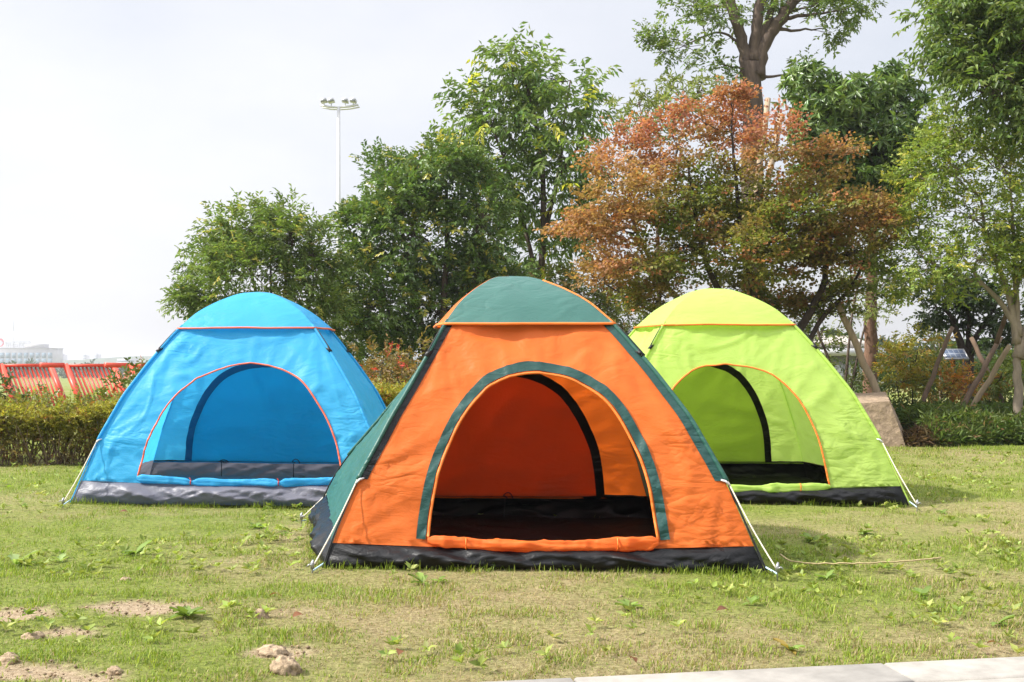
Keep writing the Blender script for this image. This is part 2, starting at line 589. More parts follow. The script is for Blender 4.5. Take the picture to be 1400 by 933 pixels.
class Tent:
    def __init__(s, corners, h, seed, kl=0.0):
        s.kl = kl
        s.c = [np.array(q) for q in corners]      # front left, front right, back right, back left
        s.h, s.seed = h, seed
        s.base = sum(s.c) / 4

    def map(s, u, v, z):
        u, v, z = np.broadcast_arrays(*[np.asarray(q, float) for q in (u, v, z)])
        a, b, c, d = s.c
        q_ = z / s.h
        w_ = np.clip((v / np.maximum(prof(q_), .02) + 1) / 2, 0, 1)
        u = np.where(u < 0, u * (1 - s.kl * (sstep(.05, .75, q_) + 1.5 * w_ * sstep(.14, .78, q_))), u)
        P = ((1 - u) * (1 - v) / 4)[..., None] * a + ((1 + u) * (1 - v) / 4)[..., None] * b + ((1 + u) * (1 + v) / 4)[..., None] * c + ((1 - u) * (1 + v) / 4)[..., None] * d
        return np.concatenate([P, z[..., None]], -1)

    def flat(s, side, u, z, r=None):
        r = prof(z / s.h) if r is None else r
        if side == 'front':
            return s.map(u, -r, z)
        if side == 'back':
            return s.map(-u, r, z)
        if side == 'left':
            return s.map(-r, -u, z)
        return s.map(r, u, z)

    def wrinkle(s, side, u, z):
        sd_ = s.seed + {'front': 0, 'back': 5, 'left': 11, 'right': 17}[side]
        a = np.arctan2(z - .35, u)
        rad = np.hypot(u, z - .35)
        d = .014 * (vn(u * 2.0 + 7, z * 2.1, sd_) - .5)
        d = d + .005 * ridge(vn(u * 3.2 + z * 2.4 + 3, z * 4.5 - u * 1.5, sd_ + 1)) - .004
        d = d + .007 * ridge(vn(a * 6.5 + 20, rad * 1.6, sd_ + 2)) * sstep(.3, .6, vn(a * 2.2 + 9, rad * 2, sd_ + 12)) + .004 * ridge(vn(a * 14 + 5, rad * 2.5, sd_ + 13)) * sstep(.45, .7, vn(a * 3 + 2, rad * 3, sd_ + 14))
        d = d + .003 * ridge(vn(u * 8 - z * 5, z * 7 + u * 5, sd_ + 3)) * vn(u * 3, z * 3, sd_ + 9)
        w1, w2 = .25 * vn(u * 3, z * 3, sd_ + 21), .25 * vn(u * 3, z * 3, sd_ + 22)
        for q_, (ca_, sa_, fr_) in enumerate(((.92, .38, 6.5), (.80, -.60, 5.5), (.30, .95, 5.0))):   # thin crisp creases
            along, across = u * ca_ + z * sa_, -u * sa_ + z * ca_
            n_ = vn(along * 1.7 + w1, (across + w2) * fr_, sd_ + 30 + q_)
            d = d + .011 * np.maximum(0, 1 - np.abs(2 * n_ - 1) * 4) * sstep(.45, .75, vn(u * 2.5, z * 2.5, sd_ + 40 + q_))
        tq_ = .40 if side in ('front', 'back') else .32
        for ua, za, amp in ((-.86, .29 * s.h, .014), (.86, .29 * s.h, .014), (-.46, .80 * s.h, .012), (.46, .80 * s.h, .012), (-.95, .1, .011), (.95, .1, .011)):
            dd_ = np.hypot(u - ua, z - za)                      # tension folds fanning out from the guy points and corners
            an_ = np.arctan2(z - za, u - ua)
            d = d + amp * sstep(.02, .10, dd_) * np.exp(-dd_ / tq_) * np.maximum(0, 1 - np.abs(2 * vn(an_ * 5.5 + 31 + ua * 7, dd_ * .9, sd_ + 50) - 1) * 2.2)
        d = d + .002 * (vn(u * 21, z * 19, sd_ + 4) - .5)
        r = prof(z / s.h)
        return d * np.clip((r - np.abs(u)) / .10, 0, 1)

    def S(s, side, u, z, off=0.0):
        u, z = np.broadcast_arrays(np.asarray(u, float), np.asarray(z, float))
        e = 1e-3
        p = s.flat(side, u, z)
        n = norm(np.cross(s.flat(side, u + e, z) - p, s.flat(side, u, z + e) - p))
        return p + n * (s.wrinkle(side, u, z) + off)[..., None]


def build_tent(label, group, corners, h, seed, cols, hole, pegs, band=False, ties=(), zc=.81, sleeve_dark=False, ZF0=.12, kl=0.0):
    T = Tent(corners, h, seed, kl)
    root = empty("dome_tent", (*T.base, 0), label, "tent", group)
    rng = rs(seed)
    ZB = .165         # top of the groundsheet wall in front, behind
    zs = zc * h
    # ---- front wall with its doorway
    Na, Nb, NR = 130, 44, 26
    arc = catmull(hole, Na)
    zb = .5 * (hole[0][1] + hole[-1][1])
    sag = lambda t: -.026 * np.sin(np.pi * t)
    t = np.linspace(0, 1, Nb + 2)[1:-1]
    bot = np.stack([arc[-1, 0] + (arc[0, 0] - arc[-1, 0]) * t, arc[-1, 1] + (arc[0, 1] - arc[-1, 1]) * t + sag(t)], -1)
    inner = np.vstack([arc, bot])
    # outer outline: up the left ridge, across under the cap, down the right ridge, back along the hem
    top = zs + .05
    nl = int(Na * .40)
    nt_ = Na - 2 * nl
    zz = np.linspace(ZF0, top, nl, endpoint=False)
    lft = np.stack([-prof(zz / h), zz], -1)
    rt = prof(top / h)
    tp = np.stack([np.linspace(-rt, rt, nt_ + 1)[:-1], np.full(nt_, top)], -1)
    zz2 = np.linspace(top, ZF0, nl)
    rgt = np.stack([prof(zz2 / h), zz2], -1)
    r0 = prof(ZF0 / h)
    hem = np.stack([r0 + (-2 * r0) * t, np.full(Nb, ZF0) - .021 * np.sin(np.pi * t)], -1)
    outer = np.vstack([lft, tp, rgt, hem])
    k = np.linspace(0, 1, NR)[None, :, None]
    UZ = inner[:, None] * (1 - k) + outer[:, None] * k
    m = MB()
    m.grid(T.S('front', UZ[..., 0], UZ[..., 1]), closed_u=True)
    m.build("front_wall", cols['main'], root, True)
    # ---- piping round the doorway, coloured band outside it
    pin = MB()
    pin.tube(T.S('front', arc[:, 0], arc[:, 1], .004), .0062 if not band else .007, 6)
    pin.build("door_piping", cols['piping'], root, True)
    if band:
        tg = norm(np.gradient(arc, axis=0))
        nrm = np.stack([-tg[:, 1], tg[:, 0]], -1)
        bw = np.linspace(.010, .054, 5)
        Pb = arc[:, None] + nrm[:, None] * bw[None, :, None] * np.array([1.0, 1.0])
        Pb[:, :, 1] = np.maximum(Pb[:, :, 1], ZF0 - .005)
        bm_ = MB()
        ai = np.arange(Na)[:, None] + 5.0 * np.linspace(0, 1, 5)[None]
        puck = .0065 * ridge(vn(ai * .42, ai * 0 + .5, 61)) + .003 * vn(ai * 1.1, ai * 0 + 3.5, 62)
        bm_.grid(T.S('front', Pb[..., 0], Pb[..., 1], .003 + puck), flip=True)
        bm_.build("door_band", cols['band'], root, True)
    # ---- back and side walls
    for side, mat, nm in (('back', cols['main'], 'back_wall'), ('left', cols['side'], 'side_wall'), ('right', cols['side'], 'side_wall')):
        nu, nz_ = 60, 56
        ss = np.linspace(-1, 1, nu)[:, None]
        z = np.linspace(ZB - .02, top, nz_)[None]
        if side != 'back':
            zlo = np.where(side == 'left', ss, -ss)       # the hem rises from the front corner to the back
            zlo = ZF0 + (ZB - ZF0) * sstep(-1, -.6, -zlo)
            z = zlo + (top - zlo) * np.linspace(0, 1, nz_)[None]
        u = ss * prof(z / h)
        mm = MB()
        mm.grid(T.S(side, u, z))
        mm.build(nm, mat, root, True)
    # ---- inner door panel on the back wall (netting and flap), with its dark border
    ctr = np.array([(-.66, ZB), (-.63, .35), (-.585, .5), (-.47, .71), (-.32, .855), (-.12, .92), (.12, .92), (.32, .855), (.47, .71), (.585, .5), (.63, .35), (.66, ZB)])
    ctr[:, 1] = ZB + (ctr[:, 1] - ZB) * (h / 1.44)
    ca = catmull(ctr, 90)
    kk = np.linspace(0, 1, 18)[None, :, None]
    mid = np.stack([ca[:, 0] * .02, np.full(90, ZB + .0)], -1)
    mid[:, 0] = np.linspace(-.64, .64, 90)
    PP = ca[:, None] * (1 - kk) + mid[:, None] * kk
    mm = MB()
    mm.grid(T.S('back', PP[..., 0], PP[..., 1], -.022 + .0))
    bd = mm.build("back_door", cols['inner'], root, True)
    tg = norm(np.gradient(ca, axis=0))
    nrm = np.stack([-tg[:, 1], tg[:, 0]], -1)
    PP = ca[:, None] + nrm[:, None] * np.linspace(-.008, .042, 4)[None, :, None]
    PP[..., 1] = np.maximum(PP[..., 1], ZB - .01)
    mm = MB()
    mm.grid(T.S('back', PP[..., 0], PP[..., 1], -.030))
    mm.build("back_door_border", cols['border'], root, True)
    # ---- groundsheet: floor and the low wall round it
    mm = MB()
    uu, vv = np.meshgrid(np.linspace(-.97, .97, 44), np.linspace(-.97, .97, 44), indexing='ij')
    zfl = .028 + .022 * (fbm(uu * 4, vv * 4, seed + 40) - .5) + .02 * ridge(vn(uu * 5 + vv * 2, vv * 4, seed + 41))
    mm.grid(T.map(uu, vv, zfl))
    mm.build("groundsheet_floor", cols['floor'], root, True)
    mm = MB()
    nS, nZ = 110, 14
    for side in ('front', 'right', 'back', 'left'):
        sx = np.linspace(-1, 1, nS)[:, None]
        q = np.linspace(0, 1, nZ)[None]
        if side == 'front':
            zt = ZF0 - .021 * np.sin(np.pi * (sx + 1) / 2) ** 1 + 0 * q
        elif side == 'back':
            zt = ZB + 0 * sx + 0 * q
        else:
            ff = sx if side == 'left' else -sx
            zt = ZF0 + (ZB - ZF0) * sstep(-1, -.6, -ff) + 0 * q
        z = .004 + (zt - .004) * q
        edge = 1 - np.abs(sx) ** 8
        so = seed + hash_side[side]
        n1 = vn(sx * 7 + q * 2.2, q * 2.0 + sx * 1.5, so)
        n2 = ridge(vn(sx * 9 - q * 3.5, q * 1.6 + sx * 4, so + 3))
        n3 = vn(sx * 26, q * 7, so + 6)
        bul = (.032 + .045 * (n1 - .4)) * np.sin(np.pi * np.clip(q * 1.0, 0, 1)) ** .8 + .018 * n2 * np.sin(np.pi * q) + .006 * (n3 - .5) * np.sin(np.pi * q)
        bul = bul + .012 * (1 - q) * n1 - .020 * (1 - q) ** 6 * (1 - .6 * n1) + .016 * ridge(vn(sx * 14 + q * 5, q * 2 - sx * 3, so + 9)) * np.sin(np.pi * q)
        z = z + edge * .012 * (n1 - .5) * np.sin(np.pi * q)
        r = prof(z / h)
        P = T.flat(side, sx * r, z, r)
        e = 1e-3
        nn = norm(np.cross(T.flat(side, sx * r + e, z, r) - P, T.flat(side, sx * r, z + e, prof((z + e) / h)) - P))
        nn[..., 2] *= .3
        P = P + nn * ((bul + .003) * edge)[..., None]
        mm.grid(P)
    mm.build("groundsheet_wall", cols['skirt'], root, True)
    # ---- rolled door along the sill
    nS = 120
    tt = np.linspace(0, 1, nS)
    u = arc[0, 0] + (arc[-1, 0] - arc[0, 0]) * tt
    zc_ = (arc[0, 1] + (arc[-1, 1] - arc[0, 1]) * tt) - .006 + sag(tt) * .8
    rr = .026 * (1 + .4 * (vn(tt * 9, 0 * tt + .3, seed + 50) - .5)) * (sstep(0, .03, tt) * .5 + .5) * (sstep(1, .97, tt) * .5 + .5)
    for tpos in ties:
        rr = rr * (1 - .55 * np.exp(-((tt - tpos) / .018) ** 2))
        zc_ = zc_ + .010 * (np.abs(tt - tpos) < .0) - .008 * np.exp(-((tt - tpos) / .05) ** 2)
    cen = T.S('front', u, zc_, .016)
    th = np.linspace(-np.pi / 2, 1.5 * np.pi, 26, endpoint=False)
    rr = rr * .88
    sq = 1 + .34 * (vn(np.linspace(0, 9, nS)[:, None] + th[None] * .3, th[None] * 2.2, seed + 51) - .5) + .16 * np.sin(th[None] * 3 + tt[:, None] * 11 + 5 * vn(tt * 9, tt * 0, seed)[:, None])
    sq = sq + .30 * ridge(vn(tt[:, None] * 5 + 2, th[None] * 1.6 + tt[:, None] * 3, seed + 52)) - .22 * ridge(vn(tt[:, None] * 26, th[None] * .8, seed + 53)) * vn(tt * 6, tt * 0, seed + 54)[:, None]
    P = cen[:, None] + (rr[:, None] * sq)[..., None] * (np.cos(th)[None, :, None] * np.array([0, -.5, 0]) + np.sin(th)[None, :, None] * np.array([0, .1, 1.0]))
    mm = MB()
    mm.grid(np.swapaxes(P, 0, 1), closed_u=True)
    roll = mm.build("rolled_door", cols['main'], root, True)
    for tpos in (ties or (.17, .83)):
        i = int(tpos * (nS - 1))
        mm = MB()
        ring = cen[i] + (rr[i] * 1.12) * (np.cos(th)[:, None] * np.array([0, -.8, 0]) + np.sin(th)[:, None] * np.array([0, .1, 1.0]))
        mm.tube(np.vstack([ring, ring[:2]]), .0035, 5, caps=False)
        tail = np.array([ring[5], ring[5] + [.006, -.004, .02], ring[5] + [-.004, -.01, .04]])
        if ties:
            mm.tube(tail, .003, 5)
        mm.build("tie", cols['tie'], roll, True)
    # ---- rain cap over the crown, one panel per side, piped along its hem
    for side, mat in (('front', cols['cap']), ('right', cols['cap_side']), ('back', cols['cap']), ('left', cols['cap_side'])):
        ss = np.linspace(-1, 1, 41)[:, None]
        qq = np.linspace(0, 1, 30)[None] ** .9
        zq = zs / h + (1 - zs / h) * qq
        r = prof(np.minimum(zq, .99999))
        r = r * (1.0 + .05 * (1 - ss ** 2) * (1 - qq))
        z = zq * h + .014 + .006 * (vn(ss * 3, qq * 3, seed + 60) - .5) * (1 - ss ** 2)
        # hem hangs clear of the wall below it
        P = T.flat(side, ss * prof(np.minimum(zq, .99999)), z, r)
        ctr_ = T.map(0, 0, 0)[..., :2]
        outv = P[..., :2] - ctr_
        outv = outv / np.maximum(np.linalg.norm(outv, axis=-1, keepdims=True), 1e-6)
        fl = (.007 + .026 * (1 - qq) ** 2 * (1 - ss ** 4) + .006 * (1 - qq) * np.sin(ss * 6 + seed) * (1 - ss ** 2)) * np.minimum(1, r / .12)
        P[..., :2] += outv * fl[..., None]
        mm = MB()
        mm.grid(P)
        cp = mm.build("rain_cap_panel", mat, root, True)
        mm = MB()
        mm.tube(P[:, 0], .0075, 6)
        mm.build("piping", cols['piping'], cp, True)
        if band and side in ('front',):
            mm = MB()
            mm.tube(P[-1, :26], .005, 6)
            mm.build("piping", cols['piping'], cp, True)
    # ---- pole sleeves up the ridges, bare pole below the guy point
    for su, sv in ((-1, -1), (1, -1), (1, 1), (-1, 1)):
        q = np.linspace(.29, zc + .02, 40)
        r = prof(q) * 1.004
        mm = MB()
        P = T.map(su * r, sv * r, q * h)
        mm.tube(P + norm(P - T.map(0, 0, .3)) * .006, .0105, 7)
        mm.build("pole_sleeve", cols['sleeve'], root, True)
        if sleeve_dark and sv < 0:
            mm = MB()
            ww = np.linspace(0, 1, 4)[None]
            r_ = prof(q)[:, None]
            wd = .052 if su > 0 else .046
            uu_ = su * (r_ - wd * ww + .006)
            mm.grid(T.S('front', uu_, (q * h)[:, None] + 0 * ww, .0065 * (1 - ww * .5)))
            mm.build("pole_sleeve_flap", cols['band'] if su > 0 else cols['border'], root, True)  # left flap black: shade under the overhang is put into its colour
        q2 = np.linspace(.0, .30, 14)
        P2 = T.map(su * prof(q2) * 1.007, sv * prof(q2) * 1.007, q2 * h)
        mm = MB()
        mm.tube(P2, .0045, 6)
        mm.build("pole", cols['sleeve'] if not sleeve_dark else M_black, root, True)
        # buckle that holds the cap down, with its strap
        qb = .715
        pb = T.map(su * prof(qb) * 1.02, sv * prof(qb) * 1.02, qb * h)
        qs = np.linspace(qb, zc, 8)
        mm = MB()
        mm.tube(T.map(su * prof(qs) * 1.035, sv * prof(qs) * 1.035, qs * h + .004), .0035, 5)
        st = mm.build("cap_strap", M_black, root, True)
        mm = MB()
        dirn = norm(T.map(su * prof(qb + .03), sv * prof(qb + .03), (qb + .03) * h) - pb)
        sidev = norm(np.cross(dirn, [0, 1, 0]))
        oth = np.cross(sidev, dirn)
        Mx = np.eye(4)
        Mx[:3, 0], Mx[:3, 1], Mx[:3, 2], Mx[:3, 3] = sidev, oth, dirn, pb
        mm.box((-.011, -.008, -.024), (.011, .008, .024), Mx)
        mm.box((-.007, -.011, -.012), (.007, .011, .012), Mx)
        mm.build("buckle", M_black, st)
    # ---- guy ropes with their pegs, front corners
    for (su, pg, att) in pegs:
        qa = att
        p0 = T.map(su * prof(qa) * 1.012, -prof(qa) * 1.012, qa * h)
        p1 = np.array([pg[0], pg[1], .035])
        tt_ = np.linspace(0, 1, 14)[:, None]
        L = p0 + (p1 - p0) * tt_
        L[:, 2] -= .014 * np.sin(np.pi * tt_[:, 0])
        mm = MB()
        mm.tube(L, .0034, 6)
        gr_ = mm.build("guy_rope", M_rope, root, True)
        mm = MB()      # webbing tab where it is sewn on
        d = norm(p1 - p0)
        mm.tube(np.array([p0 - d * .004 + [-.03 * su, 0, .004], p0 + [-.012 * su, -.008, .002], p0 + d * .025]), [.004, .006, .004], 5)
        mm.build("webbing_tab", M_white, gr_, True)
        mm = MB()      # steel peg with hooked head
        hk = np.array([[0, .02, -.12], [0, 0, .02], [0, -.006, .045], [.012 * su, -.012, .052], [.022 * su, -.012, .042]]) + [pg[0], pg[1], 0]
        mm.tube(hk, .0035, 6)
        mm.tube(np.array([[0, 0, .03], [0, 0, .055], [.004, .004, .07]]) + [pg[0], pg[1], 0], [.010, .009, .004], 6)
        mm.build("tent_peg", M_steel, gr_, True)
        corner = T.map(su * 1.0, -1.0, .03)
        mm = MB()
        mm.tube(np.linspace(corner, np.array([pg[0], pg[1], .02]), 6), .004, 6)
        mm.build("peg_loop", M_loop, root, True)
    # ---- tie cords and toggles at the foot of the back door
    for uc, wd, hh in ((-.12, .11, .03), (.42 if su else .4, .13, .016)):
        a_ = np.linspace(0, 1, 24)
        uu_ = uc + wd * (a_ - .5) * np.sin(a_ * 2.4 + 1)
        zz_ = ZB + .002 + hh * np.sin(a_ * np.pi) * (1 + .4 * np.sin(a_ * 7))
        mm = MB()
        mm.tube(T.S('back', uu_, zz_, -.05), .0035, 5)
        mm.tube(np.linspace(T.S('back', uc, ZB, -.055), T.S('back', uc, .05, -.075), 6), .0035, 5)
        mm.build("tie_cord", M_black, root, True)
    mm = MB()
    u = np.linspace(-1, 1, 60) * prof(ZB / h) * .985
    mm.tube(T.S('back', u, np.full(60, ZB), -.014), .0055, 5)
    mm.build("groundsheet_binding", M_black, root, True)
    return T


hash_side = {'front': 70, 'right': 81, 'back': 92, 'left': 103}
M_loop = fabric("pale_blue_elastic", (0.45, 0.62, 0.72), 0)
org = (0.90, 0.195, 0.030)
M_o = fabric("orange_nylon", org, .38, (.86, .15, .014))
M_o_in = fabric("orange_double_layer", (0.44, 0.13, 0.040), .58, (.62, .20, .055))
M_gs = fabric("dark_green_side_nylon", (0.030, 0.120, 0.092), .18, (.04, .15, .11), rough=.42, spec=.45, bump=.24)
M_g = fabric("green_nylon", (0.038, 0.142, 0.118), .20, (.045, .17, .13), rough=.42, spec=.45, bump=.24)
M_gd = fabric("dark_green_nylon", (0.009, 0.060, 0.051), .08, rough=.42, spec=.45, bump=.3)
M_k = fabric("black_oxford", (0.0045, 0.0045, 0.005), 0, rough=.42, spec=.3, bump=.36)
M_kf = fabric("black_floor_sheet", (0.008, 0.008, 0.009), 0, rough=.6, spec=.15, bump=.3)
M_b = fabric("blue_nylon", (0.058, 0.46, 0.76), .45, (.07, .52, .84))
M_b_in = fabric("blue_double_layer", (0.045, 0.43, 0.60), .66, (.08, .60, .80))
M_b_dk = fabric("navy_binding", (0.016, 0.11, 0.21), .3)
M_gy = fabric("grey_oxford", (0.165, 0.165, 0.205), .30, (.2, .2, .24), rough=.42, spec=.5, bump=.34)
M_gyf = fabric("grey_floor_sheet", (0.17, 0.17, 0.19), 0, rough=.5, spec=.3, bump=.3)
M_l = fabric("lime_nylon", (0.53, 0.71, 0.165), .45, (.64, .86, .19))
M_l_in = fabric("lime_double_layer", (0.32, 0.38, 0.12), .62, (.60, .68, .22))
M_op = fabric("orange_piping", (0.85, 0.20, 0.03), 0)
M_rp = fabric("coral_piping", (0.72, 0.15, 0.07), 0)
M_ry = fabric("red_tie", (0.6, 0.05, 0.03), 0)

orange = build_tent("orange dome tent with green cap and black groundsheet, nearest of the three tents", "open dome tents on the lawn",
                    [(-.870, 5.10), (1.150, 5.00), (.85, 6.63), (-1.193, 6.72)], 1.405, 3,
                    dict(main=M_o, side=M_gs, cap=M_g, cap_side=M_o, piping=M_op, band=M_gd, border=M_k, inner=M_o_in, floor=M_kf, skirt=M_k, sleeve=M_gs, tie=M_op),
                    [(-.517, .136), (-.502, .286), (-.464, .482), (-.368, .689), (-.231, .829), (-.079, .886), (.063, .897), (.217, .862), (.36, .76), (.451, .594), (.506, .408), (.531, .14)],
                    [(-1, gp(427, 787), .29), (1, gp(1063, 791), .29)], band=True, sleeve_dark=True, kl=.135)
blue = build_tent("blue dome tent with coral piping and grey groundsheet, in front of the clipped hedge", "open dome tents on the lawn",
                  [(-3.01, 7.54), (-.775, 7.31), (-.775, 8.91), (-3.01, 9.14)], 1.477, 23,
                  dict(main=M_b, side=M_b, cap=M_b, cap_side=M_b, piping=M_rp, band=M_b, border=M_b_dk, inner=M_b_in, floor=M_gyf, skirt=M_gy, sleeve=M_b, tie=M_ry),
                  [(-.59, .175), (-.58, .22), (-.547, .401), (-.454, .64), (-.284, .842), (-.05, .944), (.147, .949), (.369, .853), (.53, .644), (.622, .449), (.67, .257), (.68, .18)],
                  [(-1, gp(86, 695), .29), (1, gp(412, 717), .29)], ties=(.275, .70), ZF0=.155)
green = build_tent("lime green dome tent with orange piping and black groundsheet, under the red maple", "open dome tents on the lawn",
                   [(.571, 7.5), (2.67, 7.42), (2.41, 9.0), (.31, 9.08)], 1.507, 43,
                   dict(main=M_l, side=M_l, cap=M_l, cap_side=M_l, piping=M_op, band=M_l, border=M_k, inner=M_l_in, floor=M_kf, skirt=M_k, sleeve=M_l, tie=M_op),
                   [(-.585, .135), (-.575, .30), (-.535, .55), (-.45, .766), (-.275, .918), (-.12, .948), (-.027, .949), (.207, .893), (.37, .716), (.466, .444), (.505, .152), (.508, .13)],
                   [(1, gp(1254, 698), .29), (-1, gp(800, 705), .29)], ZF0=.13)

# ------------------------------------------------------------------ foliage
def leaves(mb, pos, dirv, tm, scale, size, cols, rng, droop=.25, width=.36, fold=.10, jit=.35, bend=.1):
    n = len(pos)
    b, d, nr = tm
    k = len(b)
    Xa = norm(dirv)
    up = np.array([0, 0, 1.0]) + rng.normal(0, .35, (n, 3))
    Za = norm(up - Xa * np.sum(up * Xa, -1, keepdims=True))
    Ya = np.cross(Za, Xa)
    fr = np.stack([Xa, Ya, Za], 1)
    sc = np.asarray(scale) * rng.uniform(.7, 1.25, (n, 1, 1))
    bp = pos[:, None] + sc * np.einsum('kj,njc->nkc', b, fr)
    dd = np.einsum('kj,njc->nkc', d, fr) + rng.normal(0, jit, (n, k, 3))
    dd[..., 2] -= droop
    dd = norm(dd)
    nn = np.einsum('kj,njc->nkc', nr, fr) + rng.normal(0, jit, (n, k, 3))
    wv = norm(np.cross(dd, nn))
    nn = np.cross(wv, dd)
    L = size * rng.uniform(.65, 1.25, (n, k, 1))
    v0 = bp
    v1 = bp + dd * L * .45 - wv * L * width * .5 + nn * L * fold
    v3 = bp + dd * L * .45 + wv * L * width * .5 + nn * L * fold
    v2 = bp + dd * L - nn * L * bend
    V = np.stack([v0, v1, v2, v3], 2).reshape(-1, 3)
    m = n * k
    i = np.arange(m)[:, None] * 4
    f = np.concatenate([i + [0, 1, 2], i + [0, 2, 3]], 0)
    cc = np.asarray(cols)
    if cc.ndim == 2 and len(cc) == n:
        cc = np.repeat(cc[:, None], k, 1)
    cc = cc.reshape(-1, 3) * rng.uniform(.72, 1.28, (m, 1)) * (1 + rng.normal(0, .06, (m, 3)))
    mb.add(V, f, np.repeat(np.clip(cc, .003, 1), 4, 0))


def tm_alt(k):
    x = np.linspace(.15, 1, k)
    s = np.where(np.arange(k) % 2, 1, -1)
    b = np.stack([x, 0 * x, 0 * x], -1)
    d = norm(np.stack([.7 + 0 * x, .75 * s, .1 + 0 * x], -1))
    return b, d, np.tile([0, 0, 1.0], (k, 1))


def tm_pinnate(k):
    x = np.repeat(np.linspace(.2, 1, k // 2), 2)
    s = np.where(np.arange(len(x)) % 2, 1, -1)
    dz = -.25 * x ** 2
    b = np.stack([x, 0 * x, dz], -1)
    d = norm(np.stack([.45 + 0 * x, .8 * s, -.35 + 0 * x], -1))
    return b, d, np.tile([0, 0, 1.0], (len(x), 1))


def tm_whorl(k):
    a = np.linspace(0, 2 * np.pi, k, endpoint=False)
    b = np.stack([.9 + .1 * np.cos(a), .04 * np.sin(a), 0 * a], -1)
    d = norm(np.stack([.45 + 0 * a, np.cos(a), np.sin(a) * .8], -1))
    nr = norm(np.stack([1 + 0 * a, -.4 * np.cos(a), -.4 * np.sin(a)], -1))
    return b, d, nr


def tm_flat(k):
    g_ = rs(5)
    b = np.stack([g_.uniform(.1, 1, k), g_.uniform(-.45, .45, k), g_.normal(0, .05, k)], -1)
    a = g_.uniform(0, 2 * np.pi, k)
    d = norm(np.stack([np.cos(a) + .5, np.sin(a), -.1 + 0 * a], -1))
    return b, d, np.tile([0, 0, 1.0], (k, 1))


TM = {'alt': tm_alt, 'pinnate': tm_pinnate, 'whorl': tm_whorl, 'flat': tm_flat}


def bez(a, b, lift, n=7):
    t_ = np.linspace(0, 1, n)[:, None]
    m_ = (a + b) / 2 + lift
    return (1 - t_) ** 2 * a + 2 * t_ * (1 - t_) * m_ + t_ ** 2 * b


